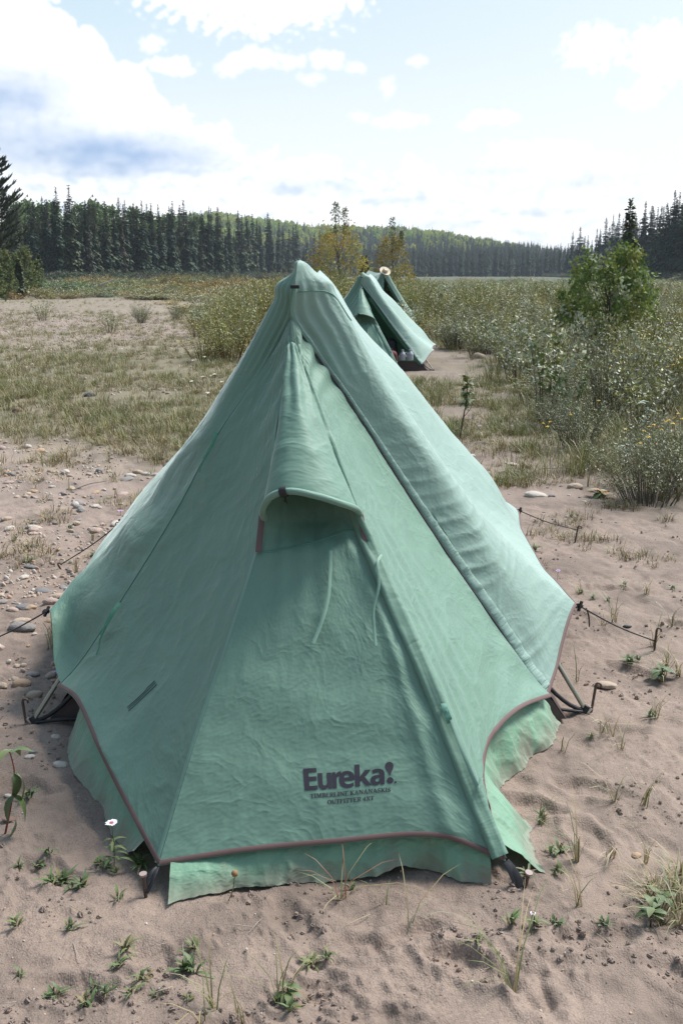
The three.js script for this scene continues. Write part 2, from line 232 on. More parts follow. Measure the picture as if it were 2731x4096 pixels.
// a band of cloth with a little thickness lying along a path: centre points, surface normals, width, lift
function band(pts, nrm, width, lift = .002, prof = [[-.5, 0], [-.46, 1], [0, 1.15], [.46, 1], [.5, 0]]) {
  const P = []; for (let j = 0; j < pts.length; j++) { const t = pts[Math.min(pts.length - 1, j + 1)].clone().sub(pts[Math.max(0, j - 1)]).normalize(), s = t.clone().cross(nrm[j]).normalize(), w = typeof width === 'function' ? width(j / (pts.length - 1)) : width, l = typeof lift === 'function' ? lift(j / (pts.length - 1)) : lift; P.push(prof.map(([a, b]) => pts[j].clone().addScaledVector(s, a * w).addScaledVector(nrm[j], .0006 + b * l))); }
  return gridGeo(P, .03, pts.length * .01);
}
function bandOn(G, path, width, lift, n = 60, shift = 0, prof) { // path: list of [u, v] on panel G
  const c = new THREE.CatmullRomCurve3(path.map(([u, v]) => V(u, v, 0))), pts = [], nr = [];
  for (let k = 0; k <= n; k++) { const q = c.getPoint(k / n), [p, m] = G.at(q.x, q.y); pts.push(p.addScaledVector(m, shift)); nr.push(m); }
  return band(pts, nr, width, lift, prof);
}
// folds of slack cloth
const crumple = (x, y, s = 1) => { s *= .56; const fold = (a, b) => { const n = noise(a, b); return Math.pow(1 - Math.min(1, Math.abs(n) * 1.7), 3.2); }; const wx = x + .06 * noise(x * 5, y * 5), wy = y + .06 * noise(x * 5 + 9, y * 5); return s * (.0022 * noise(wx * 3.1, wy * 2.3) + .0042 * fold(wx * 4.2 + wy * 1.5, wy * 3.2 - wx) + .0030 * fold(wx * 8 - wy * 3 + 3, wy * 6 + wx * 2) + .0016 * fold(wx * 17 + 7, wy * 13 + wx * 5) + .0007 * noise(wx * 36, wy * 28)); };

// Tent-local frame: origin midway between the feet of the front A-frame, +z towards the door end.
const OX = -.107, OZ = -3.415;
const T = (p) => [p[0] - OX, p[1], p[2] - OZ];
const TV = (p) => V(...T(p));
function buildTent(open, fine = 1, noFront = false) {
  const g = new THREE.Group(), n = (k) => Math.max(6, Math.round(k * fine));
  const A = (rows) => rows.map((r) => r.map(T));
  // seam lines (world points worked out from the picture at the tent's real distances)
  const lSeam = [[-.165, 1.462, -3.374], [-.205, 1.375, -3.395], [-.30, 1.235, -3.40], [-.423, 1.065, -3.400], [-.583, .785, -3.394], [-.794, .455, -3.384], [-.955, .225, -3.36], [-1.015, .165, -3.335]];
  const rSeam = [[-.165, 1.462, -3.374], [-.104, 1.36, -3.395], [-.02, 1.24, -3.402], [.052, 1.13, -3.408], [.334, .692, -3.42], [.547, .385, -3.40], [.70, .18, -3.355], [.752, .128, -3.33]];
  const lEdge = [[-.165, 1.462, -3.374], [-.172, 1.375, -3.332], [-.205, 1.14, -3.175], [-.238, .846, -2.965], [-.318, .579, -2.775], [-.409, .322, -2.592], [-.491, .052, -2.395]];
  const rEdge = [[-.165, 1.462, -3.374], [-.150, 1.385, -3.332], [-.06, 1.14, -3.17], [.035, .912, -3.015], [.128, .72, -2.88], [.215, .555, -2.76], [.305, .372, -2.63], [.442, .060, -2.405]];
  // ---- roof panels
  const roof = (side) => {
    const seam = side > 0 ? rSeam : lSeam, c = -.128, mx = (x) => side > 0 ? x : 2 * c - x, k = side > 0 ? 0 : 1;
    const tip = [-.141, 1.641, -3.405];
    const rows = [
      [tip, [-.144, 1.632, -3.385], [-.147, 1.60, -3.375], [-.155, 1.545, -3.362], ...seam],
      side > 0 ? [[-.136, 1.640, -3.445], [-.120, 1.634, -3.445], [-.088, 1.603, -3.445], [-.055, 1.580, -3.447], [-.040, 1.568, -3.45], [-.030, 1.540, -3.452], [-.005, 1.49, -3.455], [.13, 1.25, -3.47], [.43, .80, -3.52], [.66, .45, -3.53], [.80, .235, -3.50], [.822, .20, -3.485]]
        : [[-.144, 1.640, -3.445], [-.157, 1.632, -3.44], [-.163, 1.606, -3.44], [-.190, 1.586, -3.445], [-.214, 1.570, -3.45], [-.222, 1.552, -3.45], [-.221, 1.528, -3.45], [-.240, 1.485, -3.452], [-.375, 1.25, -3.47], [-.62, .84, -3.52], [-.89, .48, -3.54], [-1.05, .255, -3.50], [-1.075, .22, -3.47]],
      [[c, 1.595, -3.62], [mx(-.06), 1.56, -3.62], [mx(-.01), 1.47, -3.63], [mx(.18), 1.19, -3.68], [mx(.50), .75, -3.74], [mx(.75), .47, -3.76], side > 0 ? [.905, .338, -3.74] : [-1.085, .365, -3.60]],
      [[c, 1.55, -4.2], [mx(-.05), 1.50, -4.2], [mx(.12), 1.22, -4.2], [mx(.40), .80, -4.25], [mx(.70), .48, -4.28], [mx(.915), .325 - .03 * k, -4.3]],
      [[c, 1.55, -4.8], [mx(-.03), 1.49, -4.8], [mx(.19), 1.19, -4.82], [mx(.50), .79, -4.86], [mx(.78), .49, -4.9], [mx(.94), .315, -4.95]],
      [[c, 1.58, -5.4], [mx(-.03), 1.51, -5.4], [mx(.17), 1.2, -5.45], [mx(.52), .76, -5.48], [mx(.80), .45, -5.5], side > 0 ? [.99, .300, -5.5] : [-1.195, .266, -5.4]],
      [[c, 1.62, -6.1], [mx(-.04), 1.53, -6.1], [mx(.2), 1.08, -6.1], [mx(.48), .62, -6.1], [mx(.78), .14, -6.08]],
    ];
    return panel(A(rows), n(190), n(230), (u, v, x, y, w) => {
      let d = crumple(x * .9 + side * 7, y * .8, .85) * w;
      const near = Math.exp(-u * 9) * sstep(0, .02, u);               // puckers gathered along the sewn pole sleeve
      const ph = y * 52 + 3.4 * noise(y * 3.4, u * 6) - u * 44, cr = Math.pow(1 - Math.abs(Math.sin(ph)), 1.6); if (v > .25) d += (side > 0 ? .011 : .006) * near * (cr - .35) * sstep(.3, .6, v) * sstep(1, .94, v) * Math.max(0, .55 + 1.1 * noise(y * 6 + 3, u * 9));
      if (side < 0) d += .011 * Math.exp(-u * 5) * sstep(0, .03, u) * sstep(.25, .5, v) * sstep(1, .9, v) * Math.sin(y * 17 - u * 22 + 2.2 * noise(y * 2.2, u * 4));
      if (v < .32) d += .0075 * Math.exp(-u * 34) * sstep(.0, .006, u) * sstep(.04, .09, v) * sstep(.30, .17, v) * Math.sin(u * (side < 0 ? 520 : 420) + v * 10 + 1.5 * noise(v * 9, 4));   // gathered under the peak
      d += side > 0 ? (.055 * Math.exp(-(((u - .60) / .09) ** 2)) - .03 * Math.exp(-(((u - .40) / .10) ** 2)) - .03 * Math.exp(-(((u - .76) / .05) ** 2))) * sstep(.12, .4, v) * sstep(1, .75, v) : 0;
      return d;
    }, [.012, .05, .02, .03], (P, nu, nv) => {
      for (const gp of side > 0 ? [[.925, .334, -3.74], [.995, .300, -5.5]] : [[-1.105, .360, -3.60], [-1.21, .264, -5.4]]) {
        const t = TV(gp); let bi = 0, bd = 9; for (let i = 0; i <= nu; i++) { const d = P[nv][i].distanceTo(t); if (d < bd) { bd = d; bi = i; } }
        const off = t.clone().sub(P[nv][bi]); const base = P[nv].map((p) => p.clone());
        for (let j = 0; j <= nv; j++) for (let i = 0; i <= nu; i++) { const q = base[i].distanceTo(base[bi]), w = Math.exp(-q / .10) * sstep(.78, 1, j / nv); P[j][i].addScaledVector(off, w).add(V(0, .0 , 0)); P[j][i].x -= (side > 0 ? 1 : -1) * .035 * (1 - Math.exp(-q / .16)) * Math.exp(-q / .5) * sstep(.8, 1, j / nv); }
      }
    }, 1.7);
  };
  const RR = roof(1), RL = roof(-1);
  part('roof_panel', RR.geometry(), M.roof, g); part('roof_panel', RL.geometry(), M.fly, g);  // right panel carries the painted-in sun paleness, left the plain fly colour
  // ---- vestibule
  const mixRow = (a, b, t, bulge = 0) => { const ca = new THREE.CatmullRomCurve3(a.map((p) => V(...p)), false, 'centripetal').getSpacedPoints(10), cb = new THREE.CatmullRomCurve3(b.map((p) => V(...p)), false, 'centripetal').getSpacedPoints(10); return ca.map((p, i) => { const q = p.lerp(cb[i], t); return [q.x, q.y + bulge * Math.sin(i / 10 * 3.14) * .5, q.z + bulge * Math.sin(i / 10 * 3.14)]; }); };
  const setEnd = (row, end, pull = 3) => { const n = row.length, last = row[n - 1], d = [end[0] - last[0], end[1] - last[1], end[2] - last[2]]; return row.map((p, i) => { const t = Math.max(0, (i - (n - 1 - pull)) / pull), s = t * t; return [p[0] + d[0] * s, p[1] + d[1] * s, p[2] + d[2] * s]; }); };
  const lRows = [lSeam, setEnd(mixRow(lSeam, lEdge, .2, -.015), [-.90, .195, -3.15]), setEnd(mixRow(lSeam, lEdge, .5, -.03), [-.775, .158, -2.9]), setEnd(mixRow(lSeam, lEdge, .8, -.015), [-.615, .105, -2.60]), lEdge];
  const LP = panel(A(lRows), n(100), n(190), (u, v, x, y, w) => {
    let d = crumple(x, y * .9 + 3, 1.15) * w;
    d += .0022 * w * Math.sin((x * .8 + y * .5) * 21 + 2.5 * fbm(x * 3, y * 2, 2)) * sstep(.3, .6, v) * (.3 + .7 * sstep(-.2, .4, noise(x * 4, y * 3 + 20)));
    d += .005 * w * Math.sin(x * 60 + y * 3 + noise(y * 4, 1) * 2) * sstep(.35, .12, v) * sstep(0, .06, v);
    d += .012 * w * Math.exp(-(((u - .62 - .1 * Math.sin(v * 4)) / .09) ** 2)) * sstep(.7, .95, v);
    return d;
  }, [.04, .04, .04, .012]);
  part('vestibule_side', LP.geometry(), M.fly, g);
  const fRows = [lEdge, setEnd(mixRow(lEdge, rEdge, .25), [-.262, .078, -2.418]), setEnd(mixRow(lEdge, rEdge, .5), [-.03, .094, -2.432]), setEnd(mixRow(lEdge, rEdge, .8), [.255, .108, -2.442]), rEdge];
  const FP = panel(A(fRows), n(130), n(200), (u, v, x, y, w) => {
    let d = crumple(x + 5, y * .8, .75) * w;
    // tension lines falling from the window and a push inwards behind the vent
    d += .003 * w * Math.sin(u * 34 + 3 * noise(u * 3, v * 3)) * sstep(.22, .34, v) * sstep(.72, .4, v);
    d += -.075 * w * Math.exp(-(((u - .5) / .36) ** 2)) * sstep(.24, .34, v) * sstep(.50, .41, v);
    d += .002 * w * Math.sin((y - x * .25) * 26 + 2 * noise(x * 4, y * 3)) * sstep(.55, .75, v);
    d += .008 * w * Math.exp(-(((u - .87 + .05 * v) / .035) ** 2)) * sstep(.45, .7, v);
    return d;
  }, [.05, .05, .02, .02]);
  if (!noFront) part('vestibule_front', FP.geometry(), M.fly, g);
  const rHem = [[.752, .128, -3.33], [.60, .19, -3.1], [.502, .206, -2.92], [.43, .212, -2.74], [.40, .195, -2.60], [.418, .10, -2.46], [.442, .060, -2.405]];
  let RP = null;
  if (!open) {
    const rRows = [rEdge, setEnd(mixRow(rEdge, rSeam, .16), [.405, .175, -2.565]), setEnd(mixRow(rEdge, rSeam, .33), [.43, .212, -2.74]), setEnd(mixRow(rEdge, rSeam, .58, -.015), [.505, .206, -2.93]), setEnd(mixRow(rEdge, rSeam, .8, -.01), [.61, .187, -3.11]), rSeam];
    RP = panel(A(rRows), n(110), n(190), (u, v, x, y, w) => {
      let d = crumple(x + 9, y * .8 + 4, .9) * w;
      d += .006 * w * Math.exp(-(1 - u) * 4.5) * Math.sin(y * 21 - (1 - u) * 13 + 2.5 * noise(y * 3, u * 5)) * sstep(.45, .75, v);
      d += .003 * w * Math.sin(u * 52 + 2 * noise(y * 2, u * 3)) * sstep(.3, .7, v) * sstep(.7, .3, u);
      d += .007 * w * Math.sin(y * 60 + u * 6) * sstep(.24, .1, v) * sstep(0, .05, v);
      return d;
    }, [.05, .03, .04, .02]);
    part('vestibule_side', RP.geometry(), M.fly, g);
  } else { // door rolled back behind the right-hand pole
    const pts = rSeam.slice(2).map((p) => TV([p[0] - .02, p[1] - .01, p[2] - .05]));
    part('rolled_door', new THREE.TubeGeometry(new THREE.CatmullRomCurve3(pts), 24, .028, 8), M.inner, g);
  }
  // ---- sewn edges
  const up = [[0, 0], [0, .2], [0, .5], [0, .8], [0, 1]], un = up.map(([, v]) => [1, v]), hem = [[0, 1], [.2, 1], [.5, 1], [.8, 1], [1, 1]];
  part('seam_tape', bandOn(LP, un.map(([u, v]) => [u - .012, .04 + v * .96]), .013, .0014, 90), M.tape, g);
  part('seam_tape', bandOn(LP, up.map(([u, v]) => [u + .006, v]), .005, .002, 90), M.dtape, g);
  part('pole_sleeve', bandOn(RR, up.map(([u, v]) => [u + .004 + .0065 * v, .105 + v * .885]), (t) => (.010 + .034 * sstep(.1, .9, t)) * (1 + .08 * noise(t * 38, 8)), (t) => .0045 + .0018 * noise(t * 46, 3) + .0010 * noise(t * 130, 5), 300, 0, [[-.5, -.1], [-.42, .6], [-.2, .95], [.1, 1], [.38, .7], [.5, 0]]), M.sleeve, g);
  part('dark_seam_line', bandOn(RR, up.map(([u, v]) => [u - .0002, .115 + v * .87]), (t) => .009 + .004 * noise(t * 22, 2), .0035, 200), M.black, g);  // black strip for the dark sewn line beside the sleeve
  const flap = FP, prof = [[-.5, 0], [-.45, .7], [-.2, 1], [0, .55], [.2, 1.15], [.45, .8], [.5, 0]];
  if (!noFront) part('door_flap', bandOn(flap, [[.985, .06], [.975, .3], [.972, .6], [.975, .85], [.985, .995]], (t) => .018 + .030 * sstep(0, .3, t), (t) => .010 + .004 * noise(t * 9, 4), 140, 0, prof), M.fly, g);
  if (!noFront) part('door_flap', bandOn(flap, [[.93, .12], [.935, .3], [.945, .6], [.952, .85], [.965, .99]], .014, .006, 100), M.tape, g);
  part('hem_binding', bandOn(LP, hem.map(([u]) => [u, .994]), .014, .0022, 90), M.brown, g);
  if (!noFront) part('hem_binding', bandOn(FP, hem.map(([u]) => [u, .995]), .014, .0022, 90), M.brown, g);
  if (RP) part('hem_binding', bandOn(RP, hem.map(([u]) => [u, .995]), .014, .0022, 90), M.brown, g);
  for (const X of [RR, RL]) part('hem_binding', bandOn(X, [[0, .996], [.05, .996], [.12, .996], [.3, .996], [.5, .996], [.75, .996], [1, .996]], .013, .002, 140), M.brown, g);
  if (!noFront) part('window_seam', bandOn(FP, [[.03, .475], [.3, .478], [.5, .472], [.75, .452], [.96, .435]], .006, .002, 60), M.dtape, g);
  if (!noFront) {
  // ---- vent hood
  const rimC = [[-.236, .868, -2.985], [-.236, .915, -2.93], [-.205, .966, -2.885], [-.150, .985, -2.865], [-.075, .972, -2.862], [-.005, .945, -2.885], [.048, .905, -2.965], [.058, .880, -2.995]];
  const rim = new THREE.CatmullRomCurve3(rimC.map(TV), false, 'centripetal').getSpacedPoints(8);
  const topArc = [0, .25, .5, .75, 1].map((t) => [lerp(-.176, -.150, t), 1.375 + .008 * Math.sin(t * 3.14), -3.325 + .02 * Math.sin(t * 3.14)]);
  const topC = new THREE.CatmullRomCurve3(topArc.map(TV)).getSpacedPoints(8);
  const hRows = rim.map((p, i) => { const t = i / 8, a = topC[i], arc = Math.sin(t * 3.14159); return [0, .25, .5, .75, 1].map((v) => { const q = a.clone().lerp(p, v); const bel = Math.sin(v * 3.14) * arc * .022; const narrow = Math.sin(v * 3.14) * .012 * (t < .5 ? 1 : -1) * Math.abs(t - .5) * 2; return [q.x + narrow, q.y + bel * .4, q.z + bel]; }); });
  const HD = panel(hRows, n(80), n(110), (u, v, x, y, w) => crumple(x * 1.2 + 2, y + 8, .9) * w + .005 * w * Math.sin(u * 26 + 2 * noise(y * 5, u * 3)) * sstep(.95, .3, v), [.04, .04, .03, .03]);
  const hood = part('vent_hood', HD.geometry(), M.fly, g);
  part('hood_rim', new THREE.TubeGeometry(new THREE.CatmullRomCurve3(rimC.map((p) => TV([p[0], p[1] - .004, p[2] + .004])), false, 'centripetal'), 60, .0105, 8), M.tape, hood);
  { const c0 = rim[3].clone().add(V(0, -.004, .004)), tg = rim[4].clone().sub(rim[2]).normalize(), up = V(0, 1, 0).addScaledVector(tg, -tg.y).normalize(), fw = tg.clone().cross(up).normalize(); if (fw.z < 0) fw.negate(); const ang = [...Array(13).keys()].map((k) => -1.9 + k * .33); const nn = ang.map((q) => up.clone().multiplyScalar(-Math.sin(q)).addScaledVector(fw, Math.cos(q))), pts = nn.map((q) => c0.clone().addScaledVector(q, .0132)); pts.push(pts[12].clone().add(V(0, -.022, -.004))); nn.push(nn[12]); part('hood_strap', band(pts, nn, .024, .002), M.black, hood); }
  for (const [path] of [[[[-.243, .872, -2.99], [-.25, .775, -2.915]]], [[[.056, .882, -3.0], [.073, .80, -2.945]]]]) { const a = TV(path[0]), b = TV(path[1]), pa = FP.find(a), pb = FP.find(b), pts = [], nr = []; for (let k = 0; k <= 8; k++) { const [p, m] = FP.at(lerp(pa[0], pb[0], k / 8), lerp(pa[1], pb[1], k / 8)); pts.push(a.clone().lerp(b, k / 8).addScaledVector(V(0, .58, .81), .012)); nr.push(V(0, .58, .81)); } part('hook_tab', band(pts, nr, .019, .0025), M.brown, g); }
  }
  // ---- peak: buckle, sewn cap line
  { const [p, m] = RR.at(.0, .055); part('peak_buckle', new RoundedBoxGeometry(.030, .012, .012, 2, .003).translate(p.x + .001, p.y, p.z + .010), M.black, g); }
  part('peak_seam', bandOn(RR, [[.001, .06], [.001, .12], [.001, .19]], .012, .003, 20), M.tape, g);
  part('peak_seam', bandOn(RR, [[.002, .065], [.03, .075], [.06, .095], [.075, .15]], .004, .0015, 30), M.dtape, g);
  part('peak_seam', bandOn(RL, [[.002, .065], [.03, .068], [.055, .082]], .004, .0015, 24), M.dtape, g);
  // ---- tie tapes and toggles
  const tie = (w, pts, width = .010, mat = M.tape) => { if (noFront) return; const c = new THREE.CatmullRomCurve3(pts.map(TV)).getSpacedPoints(24); part('tie_tape', band(c, c.map((_, i) => V(Math.sin(i * .22 + w) * .35, .55, .8).normalize()), width, .0015), mat, g); };
  tie(0, [[-.033, .79, -2.90], [-.034, .73, -2.862], [-.040, .665, -2.815], [-.062, .60, -2.76], [-.082, .56, -2.725]], .011);
  tie(1, [[.122, .775, -2.905], [.108, .765, -2.868], [.110, .70, -2.83], [.094, .64, -2.795], [.098, .555, -2.72]], .009);
  tie(.5, [[.298, .405, -2.62], [.315, .36, -2.585], [.345, .29, -2.53], [.376, .23, -2.49], [.385, .245, -2.52]], .011);
  tie(2, [[.288, .412, -2.64], [.30, .385, -2.60], [.304, .372, -2.60]], .018, M.dtape);
  tie(.2, [[-.423, 1.075, -3.36], [-.432, 1.045, -3.345], [-.452, 1.01, -3.345], [-.468, .985, -3.35]], .012, M.inner); tie(.8, [[-.452, 1.01, -3.34], [-.470, .975, -3.335], [-.482, .94, -3.345]], .005, M.inner);
  tie(.2, [[-.776, .475, -3.345], [-.795, .45, -3.315], [-.82, .405, -3.30], [-.838, .37, -3.30]], .014, M.inner); tie(.8, [[-.82, .405, -3.295], [-.838, .36, -3.285], [-.845, .325, -3.285], [-.855, .305, -3.285]], .006, M.inner);
  // ---- poles, feet, inner tent
  for (const s of [-1, 1]) {
    const foot = s > 0 ? [.905, .02, -3.462] : [-1.118, .02, -3.372], top = s > 0 ? [-.095, 1.555, -3.43] : [-.17, 1.555, -3.43];
    part('tent_pole', tube([T(foot), T(s > 0 ? [.80, .19, -3.53] : [-1.0, .20, -3.46]), T(s > 0 ? [.70, .33, -3.62] : [-.90, .33, -3.58]), T([s > 0 ? .34 : -.53, .78, -3.66]), T([-.13, 1.47, -3.66])], .0085, 20, 8), M.pole, g);
    const rf = s > 0 ? [.86, .02, -6.1] : [-1.1, .02, -6.05]; part('tent_pole', tube([T(rf), T([-.128, 1.55, -6.08])], .0085, 6, 8), M.pole, g);
    const f = TV(foot), ins = s > 0 ? -1 : 1;
    part('corner_strap', mergeGeometries([tube([[f.x, .012, f.z], [f.x + ins * .05, .035, f.z + .005], [f.x + ins * .13, .10, f.z - .005], [f.x + ins * .22, .23, f.z - .01]], .0085, 10, 6), tube([[f.x + ins * .01, .014, f.z + .012], [f.x + ins * .12, .03, f.z + .02], [f.x + ins * .2, .035, f.z + .02]], .006, 8, 6), new THREE.CylinderGeometry(.013, .015, .035, 10).rotateZ(ins * .55).translate(f.x - ins * .002, .016, f.z)]), M.black, g);
    part('pole_foot', new THREE.CylinderGeometry(.007, .006, .03, 8).rotateZ(ins * .6).translate(f.x - ins * .014, .014, f.z + .006), M.steel, g);
  }
  part('ridge_pole', tube([[-.02, 1.55, -.02], [-.02, 1.53, -1.4], [-.02, 1.55, -2.66]], .0085, 12, 8), M.pole, g);
  { // inner tent: dark tub floor with walls rising under the fly
    const tub = [], zf = .02, zr = -2.62, x0 = -.96, x1 = .93;
    const wall = (a, b, c, d) => { const P = []; for (let j = 0; j <= 8; j++) { const row = []; for (let i = 0; i <= 16; i++) { const t = i / 16, q = j / 8, p = V(...a).lerp(V(...b), t).lerp(V(...d).lerp(V(...c), t), q); p.z += .012 * noise(t * 7, q * 3); p.y += j && j < 8 ? .01 * noise(t * 6, q * 4 + 3) : 0; row.push(p); } P.push(row); } return gridGeo(P); };
    tub.push(wall([x0, .012, zf], [x1, .012, zf], [x1 - .13, .17, zf - .03], [x0 + .13, .17, zf - .03]), wall([x1, .012, zf], [x1, .012, zr], [x1 - .16, .24, zr], [x1 - .16, .24, zf - .03]), wall([x0, .012, zf], [x0, .012, zr], [x0 + .16, .24, zr], [x0 + .16, .24, zf - .03]), wall([x0, .014, zf], [x1, .014, zf], [x1, .014, zr], [x0, .014, zr]));
    part('tub_floor', mergeGeometries(tub), M.tub, g);
    part('inner_wall', mergeGeometries([wall([x1 - .16, .24, zf - .03], [x1 - .16, .24, zr], [0, 1.45, zr], [0, 1.45, -.05]), wall([x0 + .16, .24, zf - .03], [x0 + .16, .24, zr], [0, 1.45, zr], [0, 1.45, -.05]), wall([x0 + .1, .06, zr], [x1 - .1, .06, zr], [.02, 1.45, zr], [-.02, 1.45, zr])]), M.inner, g);
    part('door_sill', wall([x0 + .13, .172, zf - .02], [x1 - .13, .172, zf - .02], [x1 - .17, .25, zf - .05], [x0 + .17, .25, zf - .05]), M.inner, g);
  }
  // ---- stake loops at the vestibule corners
  part('stake_loop', mergeGeometries([[-.004, 0], [.006, .006]].map(([dx, dy]) => { const c = [[-.492, .05, -2.392], [-.500 + dx, .046 + dy * .5, -2.378], [-.511 + dx * 1.5, .022 + dy, -2.358], [-.515, .004, -2.346]].map(TV); return band(new THREE.CatmullRomCurve3(c).getSpacedPoints(10), Array(11).fill(V(-.3, .45, .85).normalize()), .011, .002); })), M.black, g);
  part('stake_loop', mergeGeometries([[-.004, 0], [.006, -.004]].map(([dx, dy]) => { const c = [[.442, .062, -2.402], [.453 + dx, .050 + dy, -2.392], [.466 + dx * 1.3, .026 + dy, -2.380], [.476, .003, -2.372]].map(TV); return band(new THREE.CatmullRomCurve3(c).getSpacedPoints(10), Array(11).fill(V(.25, .5, .83).normalize()), .019, .002); })), M.black, g);
  return { g, FP, LP, RR, RL, RP };
}
// ---- mud skirt: cloth hanging from inside the hem and spread on the sand
function skirt(topLine, edgeLine, n1, n2, ripple, seed, cr = 3.2) {
  const a = new THREE.CatmullRomCurve3(topLine.map(TV), false, 'centripetal').getSpacedPoints(n1), b = new THREE.CatmullRomCurve3(edgeLine.map(TV), false, 'centripetal').getSpacedPoints(n1), P = [];
  for (let j = 0; j <= n2; j++) { const v = j / n2, row = []; for (let i = 0; i <= n1; i++) { const u = i / n1, p = a[i].clone().lerp(b[i], v); const s = u * 9 + seed; p.y += Math.sin(v * 3.14) * .012 + ripple * v * (.5 + .5 * noise(s * .45, seed)) * Math.max(0, noise(s * .9 + 2, v * 2 + seed)) * 1.1; const out = b[i].clone().sub(a[i]).setY(0).normalize(); p.addScaledVector(out, ripple * 1.1 * v * noise(s * .9, 7 + v * 1.5) + .004 * cr / 3.2 * v * v * noise(s * 4, 3) + crumple(u * 1.1 + seed, v * .25, cr) * sstep(0, .15, v)); const wx = p.x + OX, wz = p.z + OZ; p.y = Math.max(p.y, groundHeight(wx, wz) + .003 + .004 * Math.max(0, noise(s * 3, 1))); row.push(p); } P.push(row); }
  const g = gridGeo(P, 1, .25), col = []; for (let j = 0; j <= n2; j++) for (let i = 0; i <= n1; i++) { const p = P[j][i], v = j / n2, dirt = clamp(sstep(.55, 1.05, v + .35 * fbm(p.x * 9 + seed, p.z * 9 + p.y * 7, 4)) * .75 + .25 * sstep(.15, .5, noise(p.x * 22 + seed, p.z * 22 + p.y * 15))); col.push(lerp(1, 1.25, dirt), lerp(1, .62, dirt), lerp(1, .70, dirt)); }
  g.setAttribute('color', new THREE.Float32BufferAttribute(col, 3)); return g;
}
const main = buildTent(false, 1);
{
  const t = main.g; t.name = 'tent'; t.position.set(OX, 0, OZ); scene.add(t);
  tag(t, 'large closed pale green tent in the foreground with lettering on its front', 'tent');
  part('mud_skirt', skirt([[-.462, .075, -2.46], [-.22, .095, -2.48], [.02, .11, -2.49], [.25, .125, -2.495], [.40, .085, -2.46]], [[-.452, 0, -2.305], [-.33, 0, -2.352], [-.215, 0, -2.384], [.019, 0, -2.413], [.10, .01, -2.43], [.16, .03, -2.445], [.22, .005, -2.45], [.27, .004, -2.43], [.34, .002, -2.40], [.404, 0, -2.384]], 150, 22, .012, 3), M.skirt, t);
  part('mud_skirt', skirt([[.39, .09, -2.50], [.355, .19, -2.64], [.375, .215, -2.80], [.455, .22, -2.99], [.56, .205, -3.16], [.68, .15, -3.38]], [[.545, 0, -2.43], [.548, 0, -2.52], [.552, 0, -2.65], [.500, .01, -2.80], [.515, .008, -2.92], [.60, .012, -3.03], [.70, .01, -3.16], [.785, .01, -3.32], [.79, 0, -3.42]], 190, 30, .026, 11), M.skirt, t);
  part('mud_skirt', skirt([[-.90, .16, -3.34], [-.79, .16, -3.10], [-.69, .135, -2.90], [-.58, .10, -2.68], [-.50, .08, -2.52]], [[-.955, .01, -3.23], [-.915, 0, -3.08], [-.865, .01, -2.97], [-.79, .0, -2.88], [-.715, 0, -2.74], [-.665, 0, -2.62], [-.615, .0, -2.55], [-.575, .05, -2.47]], 150, 24, .009, 5, 1.3), M.skirt, t);
  // printed lettering: a thin film of ink on the front panel
  const px = document.createElement('canvas'); px.width = 1080; px.height = 470; const c = px.getContext('2d');
  c.fillStyle = '#000'; c.fillRect(0, 0, 1080, 470); c.fillStyle = '#fff';
  const glyph = (ch, x0, x1, y0, y1, font, box) => { c.save(); c.font = font; const m = c.measureText(ch), w = m.actualBoundingBoxLeft + m.actualBoundingBoxRight, h = m.actualBoundingBoxAscent + m.actualBoundingBoxDescent; c.translate(x0, y1); c.scale((x1 - x0) / w, (y1 - y0) / h); c.fillText(ch, m.actualBoundingBoxLeft, -m.actualBoundingBoxDescent); c.strokeStyle = '#fff'; c.lineWidth = 2.5; c.lineJoin = 'miter'; c.strokeText(ch, m.actualBoundingBoxLeft, -m.actualBoundingBoxDescent); c.restore(); };
  const F = 'bold 200px sans-serif';
  glyph('E', 15, 163, 43, 280, F); glyph('u', 174, 328, 103, 282, F); glyph('r', 338, 440, 98, 279, F); glyph('e', 416, 584, 98, 284, F); glyph('k', 592, 770, 34, 279, F); glyph('a', 764, 918, 98, 283, F);
  c.beginPath(); c.arc(976, 66, 47, Math.PI * .93, Math.PI * 2.07); c.bezierCurveTo(1016, 118, 990, 150, 982, 190); c.bezierCurveTo(974, 150, 938, 118, 930, 76); c.fill(); c.beginPath(); c.arc(984, 238, 37, 0, 7); c.fill(); c.beginPath(); c.arc(1044, 262, 12, 0, 7); c.fill();
  c.font = 'bold 68px serif'; const fit = (s, x0, x1, y) => { const w = c.measureText(s).width; c.save(); c.translate(x0, y); c.scale((x1 - x0) / w, 1); c.fillText(s, 0, 0); c.restore(); };
  fit('TIMBERLINE KANANASKIS', 70, 992, 372); fit('OUTFITTER 4XT', 262, 800, 452);
  const alpha = new THREE.CanvasTexture(px); alpha.magFilter = THREE.LinearFilter;
  const nrm = V(.00668, .89244, 1.24795).normalize(), apex = V(-.167, 1.394, -3.36);
  const corner = (zx, zy) => { const X = (1150 + zx * .35077) / 1.7417, Y = (2950 + zy * .35077) / 1.7417, u = (X - 784) / 2300, v = (1176 - Y) / 2300, cs = Math.cos(13.4015 * R), sn = Math.sin(13.4015 * R), d = V(u, v * cs - sn, -(v * sn + cs)), o = V(0, 1.6, 0); const k = apex.clone().sub(o).dot(nrm) / d.dot(nrm); return o.addScaledVector(d, k).sub(V(OX, 0, OZ)); };
  const q = [corner(172, 330), corner(1250, 259), corner(195.5, 799.5), corner(1273, 729)].map((p) => main.FP.find(p)), P = [];
